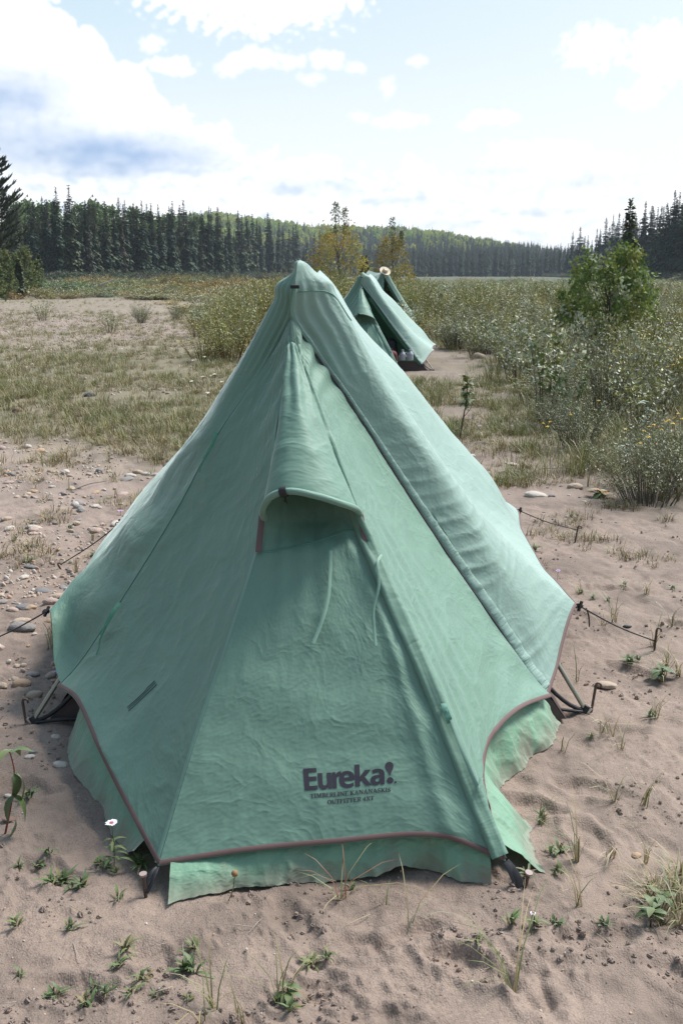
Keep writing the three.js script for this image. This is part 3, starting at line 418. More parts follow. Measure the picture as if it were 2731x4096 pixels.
  for (let j = 0; j <= 24; j++) { const row = []; for (let i = 0; i <= 50; i++) { const a = i / 50, b = j / 24, u = lerp(lerp(q[0][0], q[1][0], a), lerp(q[2][0], q[3][0], a), b), v = lerp(lerp(q[0][1], q[1][1], a), lerp(q[2][1], q[3][1], a), b), [p, m] = main.FP.at(u, v); row.push(p.addScaledVector(m, .0012)); } P.push(row); }
  const geo = gridGeo(P), uv = geo.attributes.uv; for (let j = 0; j <= 24; j++) for (let i = 0; i <= 50; i++) uv.setXY(j * 51 + i, i / 50, 1 - j / 24);
  part('printed_lettering', geo, new THREE.MeshStandardMaterial({ color: new THREE.Color().setRGB(.026, .022, .036), roughness: .8, alphaMap: alpha, alphaTest: .5, side: THREE.DoubleSide }), t);
  // a stitched repair on the left panel
  for (let k = -1; k <= 1; k++) { const a = main.LP.find(TV([-.565, .345, -2.93])), b = main.LP.find(TV([-.665, .255, -2.93])); part('repair_stitching', bandOn(main.LP, [[a[0] + k * .014, a[1]], [lerp(a[0], b[0], .5) + k * .012, lerp(a[1], b[1], .5)], [b[0] + k * .014, b[1]]], .0045, .001, 20), M.thread, t); }
}

// ---------------------------------------------------------------- plant builders
// Leaf gatherer: collects leaves (folded diamonds) with a colour each and merges them into one geometry.
class Leaves {
  constructor() { this.p = []; this.c = []; this.i = []; this.n = 0; }
  leaf(p, d, s, w, c, fold = .25, at = .45) { // base point, length vector, side unit vector, half width, [r,g,b]
    const m = V(p.x + d.x * at, p.y + d.y * at, p.z + d.z * at), n = d.clone().cross(s).normalize().multiplyScalar(w * fold), k = this.n;
    this.p.push(p.x, p.y, p.z, m.x + s.x * w + n.x, m.y + s.y * w + n.y, m.z + s.z * w + n.z, p.x + d.x, p.y + d.y, p.z + d.z, m.x - s.x * w + n.x, m.y - s.y * w + n.y, m.z - s.z * w + n.z);
    for (let j = 0; j < 4; j++) this.c.push(...c); this.i.push(k, k + 1, k + 2, k, k + 2, k + 3); this.n += 4;
  }
  stem(a, b, r0, r1, c) { const d = b.clone().sub(a), s = d.clone().cross(V(.3, .1, 1)).normalize(), t = d.clone().cross(s).normalize(), k = this.n; for (const [q, r] of [[a, r0], [b, r1]]) for (let j = 0; j < 3; j++) { const an = j * 2.0944; this.p.push(q.x + (s.x * Math.cos(an) + t.x * Math.sin(an)) * r, q.y + (s.y * Math.cos(an) + t.y * Math.sin(an)) * r, q.z + (s.z * Math.cos(an) + t.z * Math.sin(an)) * r); this.c.push(...c); } for (let j = 0; j < 3; j++) { const e = (j + 1) % 3; this.i.push(k + j, k + e, k + 3 + j, k + e, k + 3 + e, k + 3 + j); } this.n += 6; }
  blade(p, h, lean, w, az, c, curl = .3) { // grass blade bending over
    const dx = Math.cos(az), dz = Math.sin(az), sx = -dz * w, sz = dx * w, k = this.n, q = [0, .45, .8]; for (const t of q) { const o = lean * h * t * t * (1 + curl * t), y = h * t * (1 - lean * .25 * t), ww = 1 - t * .55; this.p.push(p.x + dx * o + sx * ww, p.y + y, p.z + dz * o + sz * ww, p.x + dx * o - sx * ww, p.y + y, p.z + dz * o - sz * ww); this.c.push(...c, ...c); }
    const o = lean * h * (1 + curl); this.p.push(p.x + dx * o, p.y + h * (1 - lean * .35), p.z + dz * o); this.c.push(...c); this.i.push(k, k + 1, k + 3, k, k + 3, k + 2, k + 2, k + 3, k + 5, k + 2, k + 5, k + 4, k + 4, k + 5, k + 6); this.n += 7; }
  geo() { return geoFrom(this.p, this.i, null, this.c); }
}
const rnd3 = (r) => { let v; do { v = V(r() * 2 - 1, r() * 2 - 1, r() * 2 - 1); } while (v.lengthSq() > 1 || v.lengthSq() < .01); return v.normalize(); };
const vary = (c, r, k = .2) => { const f = 1 + (r() - .5) * 2 * k, h = (r() - .5) * k * .6; return [c[0] * f * (1 + h), c[1] * f, c[2] * f * (1 - h)]; };
const pick = (r, list) => { let t = r(); for (const [w, c] of list) { if ((t -= w) <= 0) return c; } return list[list.length - 1][1]; };
const foliage = new THREE.MeshPhysicalMaterial({ vertexColors: true, roughness: .85, transmission: .4, thickness: 0, side: THREE.DoubleSide, specularIntensity: .5 });
const needles = new THREE.MeshStandardMaterial({ vertexColors: true, roughness: .8, side: THREE.DoubleSide });
const bark = std(.085, .066, .052, { roughness: .95 }), paleBark = std(.30, .28, .24, { roughness: .9 }), twig = std(.075, .052, .040, { roughness: .95 });

// ---- spruce: narrow crown of drooping sprays
function spruceGeo(seed, H, Rm, tone, bare = .05, ragged = .4) {
  const r = rng(seed), L = new Leaves();
  for (let y = H * bare; y < H * .985;) {
    const t = y / H, rad = Rm * Math.pow(1 - t, .72) * (.62 + ragged * (r() - .2) + .22 * Math.sin(y * 2.1 + seed)) * sstep(bare - .02, bare + .12, t) + .10;
    const nb = t > .85 ? 5 : 9, a0 = r() * 6.3;
    for (let k = 0; k < nb; k++) {
      const a = a0 + k * 6.283 / nb + (r() - .5) * .7, l = rad * (.7 + r() * .5), up = t > .9 ? .7 : t > .7 ? .15 : -.38 - .25 * r(), d = V(Math.cos(a) * l, up * l * .8, Math.sin(a) * l), p = V(0, y + (r() - .5) * .2, 0);
      const s = V(-Math.sin(a), (r() - .5) * .6, Math.cos(a)).normalize(), c = vary(tone, r, .32);
      L.leaf(p.clone().addScaledVector(d, .08), d, s, l * .21 + .05, c, -.5, .55);
      for (const sd of [-1, 1]) { const q = p.clone().addScaledVector(d, .35 + .2 * r()), e = V(Math.cos(a + sd * .75) * l * .55, (up - .18) * l * .6, Math.sin(a + sd * .75) * l * .55); L.leaf(q, e, V(-Math.sin(a + sd * .75), -.2, Math.cos(a + sd * .75)).normalize(), l * .17 + .04, vary(tone, r, .32), -.5, .5); }
    }
    y += (.20 + .16 * r()) * (H / 15) * (t > .8 ? .8 : 1.15);
  }
  return L.geo();
}
function makeSpruce(seed, H, Rm, tone, bare, ragged) {
  const t = new THREE.Group(); t.name = 'spruce_tree';
  part('trunk', new THREE.CylinderGeometry(.012 * H * .15, .016 * H, H * .97, 7).translate(0, H * .485, 0), bark, t);
  part('crown', spruceGeo(seed, H, Rm, tone, bare, ragged), needles, t);
  return t;
}
// ---- broad-leaved tree or bush: limbs and leaf clusters
function broadleaf(seed, { H, W, trunkH, nClumps, perClump, leaf, lw, tones, spread = .5, trunkR = .06, limbMat = bark, shape = (t) => Math.sin(Math.pow(t, .8) * 3.0), name = 'poplar_tree', droop = .3 }) {
  const r = rng(seed), g = new THREE.Group(); g.name = name; const L = new Leaves(), limbs = [tube([[0, -.05, 0], [W * .03, H * .4, W * .02], [-W * .02, H * .93, 0]], trunkR, 10, 6, .18)];
  for (let k = 0; k < nClumps; k++) {
    const t = lerp(trunkH, 1, Math.pow(r(), .9)), a = r() * 6.283, rr = W * .5 * shape((t - trunkH * .6) / (1 - trunkH * .6)) * (.35 + .75 * Math.sqrt(r())), c = V(Math.cos(a) * rr, t * H, Math.sin(a) * rr);
    if (k % 3 === 0) limbs.push(tube([[0, Math.max(.05, c.y - rr * 1.1) * .85, 0], [c.x * .5, c.y - rr * .45, c.z * .5], [c.x, c.y, c.z]], trunkR * .28, 5, 4, .3));
    const tone = pick(r, tones), cs = W * spread * (.10 + .10 * r());
    for (let j = 0; j < perClump; j++) { const o = rnd3(r).multiplyScalar(cs * Math.pow(r(), .5)); o.y *= 1.15; const p = c.clone().add(o), d = rnd3(r); d.y -= droop; d.normalize().multiplyScalar(leaf * (.7 + r() * .6)); const s = d.clone().cross(rnd3(r)).normalize(); L.leaf(p, d, s, leaf * lw * (.8 + r() * .4), vary(tone, r, .28)); }
  }
  part('trunk', mergeGeometries(limbs), limbMat, g); part('crown', L.geo(), foliage, g); return g;
}

// ---------------------------------------------------------------- the valley: hill and forest
const ridge = [[-2600, 50], [-900, 50], [-420, 38], [-200, 38], [-171, 42], [-150, 47], [-120, 50], [-95, 47], [-61, 42], [-27, 36], [19, 34], [49, 33], [91, 29], [134, 23], [176, 17], [214, 11], [235, 6], [330, 8], [600, 20], [1200, 50], [2600, 70]];
const crest = (x) => { for (let i = 1; i < ridge.length; i++) if (x <= ridge[i][0]) { const t = (x - ridge[i - 1][0]) / (ridge[i][0] - ridge[i - 1][0]); return lerp(ridge[i - 1][1], ridge[i][1], t * t * (3 - 2 * t)); } return 60; };
const hillHeight = (x, D) => { const t = sstep(560, 1050, D + 40 * noise(x * .004, D * .004)); return Math.max(0, crest(x * 1000 / Math.max(D, 900)) * t * (1 + .08 * noise(x * .008, D * .008)) + sstep(1050, 2200, D) * 6) - .4; };
{
  const pos = [], idx = [], nx = 90, nz = 40; for (let j = 0; j <= nz; j++) { const D = 540 + 1900 * Math.pow(j / nz, 1.7); for (let i = 0; i <= nx; i++) { const s = i / nx * 2 - 1, x = Math.sign(s) * Math.pow(Math.abs(s), 1.6) * 2400; pos.push(x, hillHeight(x, D), -D); } }
  for (let j = 0; j < nz; j++) for (let i = 0; i < nx; i++) { const a = j * (nx + 1) + i; idx.push(a, a + 1, a + nx + 1, a + 1, a + nx + 2, a + nx + 1); }
  structure('hills', geoFrom(pos, idx), std(.06, .075, .035, { roughness: 1 }));
}
const spruceTone = [.030, .044, .030];
{ // far wood on the hill: one mass
  const r = rng(77), mk = (m) => { m.castShadow = m.receiveShadow = true; return m; };
  const firG = spruceGeo(5, 13, 1.9, [1, 1, 1], .06, .3), L = new Leaves();
  for (let k = 0; k < 190; k++) { const d = rnd3(r), p = V(d.x * 2.5 * r() ** .4, 6.6 + d.y * 3.6, d.z * 2.5); const e = rnd3(r).multiplyScalar(1.5); L.leaf(p, e, e.clone().cross(rnd3(r)).normalize(), .55, vary([1, 1, 1], r, .25)); } L.stem(V(0, 0, 0), V(0, 7, 0), .15, .08, [.5, .4, .35]);
  const spots = [[], []];
  for (let D = 500; D < 1180; D += D < 640 ? 6.5 : 8.5) { const w = D * .75; for (let x = -w; x < w; x += 6.2) { const px = x + (r() - .5) * 7, pd = D + (r() - .5) * 8; if (r() < .08) continue; const h = hillHeight(px, pd), n = noise(px * .012 + 3, pd * .012), up = sstep(8, 30, h); const dec = r() < clamp(up * (px < -40 ? .8 : .6) * (1 + 1.2 * n)); spots[dec ? 1 : 0].push([px, h, -pd, r(), n]); } }
  for (let k = 0; k < 900; k++) { const left = r() < .6, px = left ? -45 - 900 * r() : 1650 + 800 * r(), D = (left ? 168 : 195) + 60 * r(); spots[0].push([(px - 784) / 2300 * D * .9728, 0, -D, r(), 0]); }
  [firG, L.geo()].forEach((g, which) => { const m = mk(new THREE.InstancedMesh(g, which ? foliage : needles, spots[which].length)), M4 = new THREE.Matrix4(), q = new THREE.Quaternion(), c = new THREE.Color();
    spots[which].forEach(([x, y, z, t, n], i) => { const s = which ? .75 + .5 * t : .75 + .5 * t; q.setFromAxisAngle(V(0, 1, 0), t * 40); M4.compose(V(x, y - .3, z), q, V(s * (.85 + .3 * ((t * 7) % 1)), s, s)); m.setMatrixAt(i, M4); const b = .8 + .5 * ((t * 13) % 1); if (which) c.setRGB((.31 + .10 * n) * b, .37 * b, .06 * b); else c.setRGB(.055 * b, .080 * b, .045 * b); m.setColorAt(i, c); });
    m.name = which ? 'far_poplar_wood' : 'far_spruce_forest'; m.userData = { kind: 'stuff', label: which ? 'sunlit yellow-green poplar wood on the distant hillside' : 'dark spruce forest covering the distant hillside', category: 'forest' }; scene.add(m); });
}
{ // spruces one can tell apart along both sides of the clearing
  const r = rng(4242), protos = [];
  for (let k = 0; k < 7; k++) protos.push(makeSpruce(100 + k, 15, 1.55 + .5 * ((k * 37) % 10) / 10, [[.043, .070, .038], [.038, .066, .038], [.060, .082, .036], [.046, .076, .046], [.040, .062, .034], [.068, .086, .040], [.078, .070, .050]][k], .04 + .015 * (k % 3), .35 + .1 * (k % 3)));
  let n = 0; const place = (px, D, H, k, label, group) => { const X = (px - 784) / 2300 * (D * .9728), src = protos[k % 7], s = H / 15; const used1 = src.parent; const o = used1 ? src.clone() : src; o.name = numbered('spruce_tree'); scene.add(o); o.position.set(X, 0, -D); o.rotation.set((r() - .5) * .03, r() * 6.3, (r() - .5) * .03); const w = s * (.85 + .35 * r()); o.scale.set(w, s, w); o.userData = {}; tag(o, label, 'spruce tree', group); n++; };
  const leftD = (x) => x < 200 ? 165 : x < 520 ? lerp(165, 235, (x - 200) / 320) : lerp(235, 430, (x - 520) / 220);
  const LL = 'tall dark spruce in the forest wall along the left edge of the clearing', LG = 'spruces in the forest wall on the left';
  const stretch = (x) => x < 125 ? 'left of the two highest tips' : x < 230 ? 'below the two highest tips' : x < 350 ? 'just right of the two highest tips' : x < 450 ? 'where the hill crest begins' : x < 560 ? 'below the sunlit hill crest' : 'nearest the main tent peak';
  const seg = (x, row) => [(row < 2 ? 'dark spruce fronting the left wall, ' : 'half-hidden spruce deep in the left wall, ') + stretch(x), (row < 2 ? 'front spruces of the left wall, ' : 'rear spruces of the left wall, ') + stretch(x)];
  // the ones that rise above the wall
  const tall = [[140, 441, 'taller spruce rising above the left forest wall, left one of the two highest tips'], [168, 437, 'taller spruce rising above the left forest wall, right one of the two highest tips'], [280, 462], [293, 468], [332, 470], [352, 476], [372, 478], [398, 484], [440, 492], [205, 470], [250, 470], [415, 492], [470, 498], [505, 506], [530, 512], [318, 480], [600, 524], [572, 522], [640, 536], [40, 486], [80, 484], [112, 480]];
  for (const [x, y, lab] of tall) { const D = leftD(x) * (.98 + .05 * r()); place(x, D, (628 - y) / 2300 * D + 1.6, Math.floor(r() * 6), lab ?? 'taller spruce of the left wall, ' + stretch(x), lab ? undefined : 'taller spruces of the left wall, ' + stretch(x)); }
  for (let row = 0; row < 4; row++) for (let x = -30; x < 735; x += 15 + row * 3 + r() * 8) { const D = leftD(x) + row * 7 + r() * 6, topY = (x < 520 ? lerp(478, 500, clamp((x - 20) / 500)) : lerp(500, 545, (x - 520) / 200)) + (r() - .35) * 62 + (row > 1 ? -8 : 4); place(x + (r() - .5) * 8, D, Math.max(5, (628 - topY) / 2300 * D + 1.6), Math.floor(r() * 7), ...seg(x, row)); }
  const rightD = (x) => x < 1340 ? lerp(520, 330, (x - 1262) / 78) : lerp(330, 190, clamp((x - 1340) / 228));
  const rs = (x) => x < 1345 ? 'at its low left end' : x < 1470 ? 'behind the round green bush' : 'towards the right edge'; const RL_ = 'tall dark spruce in the stand at the right edge behind the round green bush', RG = 'spruces in the stand on the right';
  for (const [x, y] of [[1283, 560], [1310, 535], [1328, 527], [1345, 545], [1384, 505], [1400, 500], [1413, 496], [1470, 472], [1486, 480], [1500, 484], [1536, 448], [1545, 452], [1562, 446], [1520, 476], [1450, 494], [1430, 505], [1365, 530]]) { const D = rightD(x) * (.98 + .04 * r()); place(x, D, (628 - y) / 2300 * D + 1.6, Math.floor(r() * 6), 'tall pointed spruce against the sky in the right stand, ' + rs(x), 'tall spruces of the right stand, ' + rs(x)); }
  for (let row = 0; row < 3; row++) for (let x = 1266; x < 1640; x += 13 + r() * 8) { const D = rightD(x) + row * 8 + r() * 5, topY = lerp(582, 458, clamp((x - 1270) / 298)) + (r() - .35) * 38; place(x, D, Math.max(5, (628 - topY) / 2300 * D + 1.6), Math.floor(r() * 7), (row ? 'dark spruce half hidden in the right forest stand, ' : 'dark spruce in the front of the right forest stand, ') + rs(x), (row ? 'rear spruces of the right stand, ' : 'front spruces of the right stand, ') + rs(x)); }
  // young spruces at the foot of the walls
  for (const [x, y, D] of [[465, 625, 130], [520, 628, 140], [590, 632, 150], [385, 634, 140], [600, 640, 120], [300, 636, 130]]) place(x, D, (628 - y) / 2300 * D + 1.9, 3, 'small young spruce at the foot of the left forest wall', 'young spruces before the left forest wall');
}
{ // poplars showing between the spruces on the left, a pine and light green young trees at the left edge
  const r = rng(991), tones = [[.5, [.14, .20, .07]], [.3, [.17, .23, .08]], [1, [.10, .15, .06]]];
  const pro = [1, 2, 3].map((k) => broadleaf(300 + k, { H: 12, W: 5.2, trunkH: .42, nClumps: 70, perClump: 26, leaf: .42, lw: .4, tones, spread: 1.1, trunkR: .13, limbMat: paleBark }));
  const spots = [[50, 482, 195], [75, 478, 200], [105, 484, 200], [190, 486, 205], [222, 478, 205], [235, 484, 210], [262, 490, 215], [310, 492, 220], [345, 500, 230], [130, 482, 205], [390, 505, 250], [455, 508, 255]];
  spots.forEach(([x, y, D], i) => { const H = (628 - y) / 2300 * D + 1.6, s = H / 12, src = pro[i % 3], o = src.parent ? src.clone() : src; o.name = numbered('poplar_tree'); scene.add(o); o.position.set((x - 784) / 2300 * D * .9728, 0, -D); o.rotation.y = i * 1.9; o.scale.setScalar(s); o.userData = {}; tag(o, 'pale green round-topped poplar showing between the spruces on the left', 'poplar tree', 'poplars among the left spruces'); });
  [[20, 560, 78, 5], [66, 566, 82, 2], [92, 590, 84, 0], [-4, 545, 76, 4], [44, 600, 68, 1]].forEach(([x, y, D, k]) => { const H = (628 - y) / 2300 * D + 1.6, o = makeSpruce(630 + k, H, H * .22, [[.085, .10, .045], [.075, .095, .05], [.10, .11, .05]][k % 3], .03, .5); o.name = numbered('young_spruce'); scene.add(o); o.position.set((x - 784) / 2300 * D * .9728, 0, -D); tag(o, ['slim young spruce at the right end of the left edge bushes', 'short young spruce low among the left edge bushes', 'pointed young spruce right of the left edge pine', '', 'young spruce right at the left edge below the pine', 'dense young spruce just right of the pine trunk'][k], 'young spruce'); });
  // pine at the left edge with upswept branches
  const L = new Leaves(), H = 9.9, limbs = [tube([[0, 0, 0], [.1, 5, .05], [.05, 9.6, 0]], .13, 10, 7, .25)];
  for (let y = 3.2; y < 9.7; y += .17) { const t = y / H, rad = 2.5 * Math.pow(1 - t, .5) * (.7 + .5 * r()) + .25; for (let k = 0; k < 4; k++) { const a = r() * 6.283, l = rad * (.7 + .4 * r()), e = V(Math.cos(a) * l, l * (.25 + .25 * r()), Math.sin(a) * l), b = V(.05, y - .1, 0); limbs.push(tube([b, b.clone().addScaledVector(e, .5).add(V(0, -.12 * l, 0)), b.clone().add(e)], .022, 4, 4, .4)); for (let j = 0; j < 40; j++) { const u = .3 + .72 * r(), p = b.clone().addScaledVector(e, u).add(V(0, -.12 * l * Math.sin(u * 3.14) , 0)), d = V(Math.cos(a) + (r() - .5) * 1.1, .9 + .6 * r(), Math.sin(a) + (r() - .5) * 1.1).normalize().multiplyScalar(.34 + .2 * r()); L.leaf(p, d, d.clone().cross(rnd3(r)).normalize(), .045, vary([.045, .062, .035], r, .3), 0); } } }
  const pine = thing('pine_tree', 'dark pine with upswept branches at the left edge against the sky', 'pine tree', [(-6 - 784) / 2300 * 72 * .9728, 0, -72]); part('trunk', mergeGeometries(limbs), bark, pine); part('crown', L.geo(), needles, pine);
  const light = [[.5, [.115, .145, .05]], [.3, [.16, .18, .06]], [1, [.08, .11, .04]]];
  const young = [[10, 582, 66, 'broad light green poplar bush under the pine at the left edge'], [58, 572, 74, 'light green young tree right of the pine at the left edge'], [34, 590, 70, 'low yellow-green bush in front of the pine at the left edge'], [84, 600, 80, 'small pointed green young tree before the left spruces'], [-10, 606, 60, 'dark green bushy young tree cut by the left edge']];
  young.forEach(([x, y, D, lab], i) => { const H = (628 - y) / 2300 * D + 1.6, g = broadleaf(340 + i, { H, W: H * (i === 3 ? .4 : .55), trunkH: .08, nClumps: 70, perClump: 30, leaf: .15, lw: .38, tones: light, spread: 1, trunkR: .05, shape: (t) => Math.pow(1 - clamp(t), .6) + .1, name: 'young_tree' }); g.name = numbered('young_tree'); scene.add(g); g.position.set((x - 784) / 2300 * D * .9728, 0, -D); tag(g, lab, 'young tree'); });
}
{ // two turning trees behind the tents and the round bush on the right
  const yel = [[.45, [.38, .32, .08]], [.35, [.29, .29, .08]], [1, [.43, .29, .07]]], tip = [[1, [.10, .11, .07]]];
  const t1 = broadleaf(501, { H: 3.5, W: 2.3, trunkH: .15, nClumps: 130, perClump: 30, leaf: .095, lw: .36, tones: yel, spread: 1.1, trunkR: .045, shape: (t) => Math.sin(Math.pow(clamp(t), .55) * 2.9) + .15, name: 'birch_tree' });
  t1.name = numbered('birch_tree'); scene.add(t1); t1.position.set((776 - 784) / 2300 * 45 * .973, 0, -45); tag(t1, 'larger yellow-orange small tree standing behind the main tent peak', 'birch tree');
  const top = (g, dx, y, h, w, seed) => { const r = rng(seed), L = new Leaves(); L.stem(V(dx * .6, y - .7, 0), V(dx, y + h, 0), .018, .006, [.12, .09, .07]); for (let k = 0; k < 260; k++) { const u = r(), an = r() * 6.283, q = Math.sqrt(r()) * w * .5 * Math.pow(Math.sin(.15 + u * 2.85), .45) * (.75 + .25 * Math.sin(u * 17 + seed)), p = V(dx + Math.cos(an) * q, y + u * h, Math.sin(an) * q), d = rnd3(r).multiplyScalar(.10); L.leaf(p, d, d.clone().cross(rnd3(r)).normalize(), .028, vary([.16, .17, .085], r, .3)); } part('top_shoot', L.geo(), foliage, g); };
  top(t1, -.10, 3.3, 1.3, .62, 3); top(t1, .30, 3.2, 1.15, .42, 4);
  const t2 = broadleaf(502, { H: 3.4, W: 1.9, trunkH: .15, nClumps: 90, perClump: 28, leaf: .105, lw: .34, tones: [[.4, [.38, .28, .07]], [1, [.28, .24, .07]]], spread: .9, trunkR: .04, shape: (t) => Math.sin(Math.pow(clamp(t), .55) * 2.9) + .15, name: 'birch_tree' });
  t2.name = numbered('birch_tree'); scene.add(t2); t2.position.set((900 - 784) / 2300 * 52 * .973, 0, -52); tag(t2, 'thinner orange-brown small tree standing behind the third tent', 'birch tree'); top(t2, 0, 3.0, 1.35, .5, 6); top(t2, .45, 2.9, .8, .35, 7);
  const bush = broadleaf(503, { H: 2.12, W: 1.60, trunkH: .16, nClumps: 150, perClump: 36, leaf: .085, lw: .40, tones: [[.45, [.11, .165, .036]], [.25, [.16, .22, .05]], [.1, [.34, .37, .25]], [1, [.21, .235, .055]]], spread: .8, trunkR: .03, shape: (t) => Math.sin(Math.pow(clamp(t), .6) * 2.75) * 1.02 + .2, name: 'poplar_bush', limbMat: twig });
  bush.name = numbered('poplar_bush'); scene.add(bush); bush.scale.set(.92, .95, .92); bush.position.set((1398 - 784) / 2300 * 20 * .973, 0, -20); tag(bush, 'round bright green leafy bush standing tall at the right', 'bush');
  const sp = makeSpruce(611, 5.75, .80, [.11, .135, .06], .1, .9); sp.name = numbered('young_spruce'); scene.add(sp); sp.position.set((1437 - 784) / 2300 * 60 * .973, 0, -60); tag(sp, 'open young spruce whose tip rises just behind the round green bush', 'young spruce');
  const sp2 = makeSpruce(612, 2.3, .7, [.035, .05, .03], .05, .4); sp2.name = numbered('young_spruce'); scene.add(sp2); sp2.position.set((836 - 784) / 2300 * 48 * .973, 0, -48); tag(sp2, 'small dark spruce between the yellow tree and the third tent', 'young spruce');
}
{ // drift logs at the foot of the left forest
  const log = (pts, rad, lab) => solo('drift_log', tube(pts, rad, 12, 7, .5), std(.36, .33, .30), lab, 'log');
  const at = (x, D, y) => [(x - 784) / 2300 * D * .973, y, -D];
  log([at(196, 95, .25), at(225, 95, .5), at(262, 95, 1.05)], .13, 'long bleached drift log lying propped before the left spruces'); log([at(150, 96, .1), at(166, 96, .8), at(171, 96, 1.35)], .11, 'upright grey snag beside the bleached log on the left'); log([at(160, 94, .35), at(190, 94, .3), at(215, 94, .2)], .15, 'thick pale log lying flat on the ground left of the propped log');
}

// ---------------------------------------------------------------- shrubs
const C = { silver: [.43, .45, .32], sage: [.27, .285, .165], olive: [.235, .245, .075], yellow: [.37, .365, .10], gold: [.40, .31, .07], green: [.12, .17, .045], dark: [.05, .075, .022], straw: [.38, .30, .16], dry: [.25, .18, .10], wood: [.13, .095, .07], grey: [.19, .17, .14], fresh: [.12, .20, .035], red: [.30, .09, .035] };
function shrubGeo(seed, { H, W, stems, leaves, leaf, lw, tones, from = .25, lean = .35, stemC = C.wood, stemR = .006, droop = 0 }) {
  const r = rng(seed), L = new Leaves(), S = new Leaves();
  for (let k = 0; k < stems; k++) {
    const a = r() * 6.283, q = Math.sqrt(r()), h = H * (.55 + .5 * r()) * (1 - .25 * q), b = V(Math.cos(a) * q * W * .16, -.02, Math.sin(a) * q * W * .16), e = V(Math.cos(a) * q * W * .5 + (r() - .5) * .1, h, Math.sin(a) * q * W * .5 + (r() - .5) * .1), m = b.clone().lerp(e, .5).add(V(-(e.x - b.x) * lean * .4 + (r() - .5) * .06, .03 * h, -(e.z - b.z) * lean * .4 + (r() - .5) * .06));
    S.stem(b, m, stemR, stemR * .7, vary(stemC, r)); S.stem(m, e, stemR * .7, stemR * .25, vary(stemC, r));
    const tone = pick(r, tones);
    for (let j = 0; j < leaves; j++) { const t = from + (1.02 - from) * Math.pow(r(), .8), p = t < .5 ? b.clone().lerp(m, t * 2) : m.clone().lerp(e, t * 2 - 1); p.add(rnd3(r).multiplyScalar(W * .07 * r())); const d = rnd3(r); d.y = Math.abs(d.y) * .9 + .35 - droop; d.normalize().multiplyScalar(leaf * (.6 + .7 * r())); L.leaf(p, d, d.clone().cross(rnd3(r)).normalize(), leaf * lw * (.8 + .4 * r()), vary(r() < .75 ? tone : pick(r, tones), r, .3)); }
  }
  return [S.geo(), L.geo()];
}
const leafy = new THREE.MeshPhysicalMaterial({ vertexColors: true, roughness: .5, transmission: .36, thickness: 0, side: THREE.DoubleSide, specularIntensity: .7 });
const stemMat = new THREE.MeshStandardMaterial({ vertexColors: true, roughness: .95, side: THREE.DoubleSide });
function makeShrub(name, seed, o) { const g = new THREE.Group(), [s, l] = shrubGeo(seed, o); g.name = name; part('stems', s, stemMat, g); part('leaves', l, leafy, g); return g; }
const SH = {
  silver: [0, 1, 2, 3].map((k) => makeShrub('silverberry_shrub', 900 + k, { H: 1.35, W: 1.1, stems: 30, leaves: 28, leaf: .066, lw: .25, tones: [[.42, C.silver], [.3, C.olive], [.15, C.yellow], [1, C.sage]], from: .28 })),
  sage: [0, 1, 2].map((k) => makeShrub('sage_shrub', 920 + k, { H: 1.0, W: 1.05, stems: 80, leaves: 52, leaf: .028, lw: .2, tones: [[.6, C.sage], [.25, [.20, .215, .15]], [1, C.olive]], from: .3, stemR: .004, stemC: [.105, .085, .062] })),
  willow: [0, 1, 2, 3].map((k) => makeShrub('willow_shrub', 940 + k, { H: 1.6, W: 1.15, stems: 34, leaves: 38, leaf: .062, lw: .15, tones: [[.34, C.yellow], [.34, C.olive], [.09, C.gold], [.1, C.silver], [1, [.21, .235, .06]]], from: .18, stemC: [.17, .10, .04] })),
  poplar: [0, 1].map((k) => makeShrub('poplar_sapling', 960 + k, { H: 1.0, W: .85, stems: 6, leaves: 34, leaf: .065, lw: .36, tones: [[.4, C.green], [.3, C.silver], [.15, [.2, .24, .17]], [1, C.olive]], from: .3, stemR: .009, droop: .5, stemC: [.07, .05, .04] })),
};
const gx = (px, D) => (px - 784) / 2300 * D * .9728 + 0;    // lateral metres of a bearing at ground distance D
const gd = (py) => { const t = Math.atan((py - 628) / 2300 * .9) ; const v = (1176 - py) / 2300, cs = Math.cos(13.4015 * R), sn = Math.sin(13.4015 * R); return 1.6 * (v * sn + cs) / (sn - v * cs); };
const gp = (px, py) => { const v = (1176 - py) / 2300, cs = Math.cos(13.4015 * R), sn = Math.sin(13.4015 * R), k = 1.6 / (sn - v * cs), x = (px - 784) / 2300 * k, z = -(v * sn + cs) * k; return [x, groundHeight(x, z), z]; };
function plant(kind, k, x, z, turn, s, label, group, category = 'shrub') { const src = SH[kind][k % SH[kind].length]; const o = src.parent ? src.clone() : src; o.name = numbered(src.name.replace(/_\d{3}$/, '')); scene.add(o); o.position.set(x, groundHeight(x, z) - .01, z); o.rotation.set(0, turn, 0); if (typeof s === 'number') o.scale.setScalar(s); else o.scale.set(...s); o.userData = {}; return tag(o, label, category, group); }
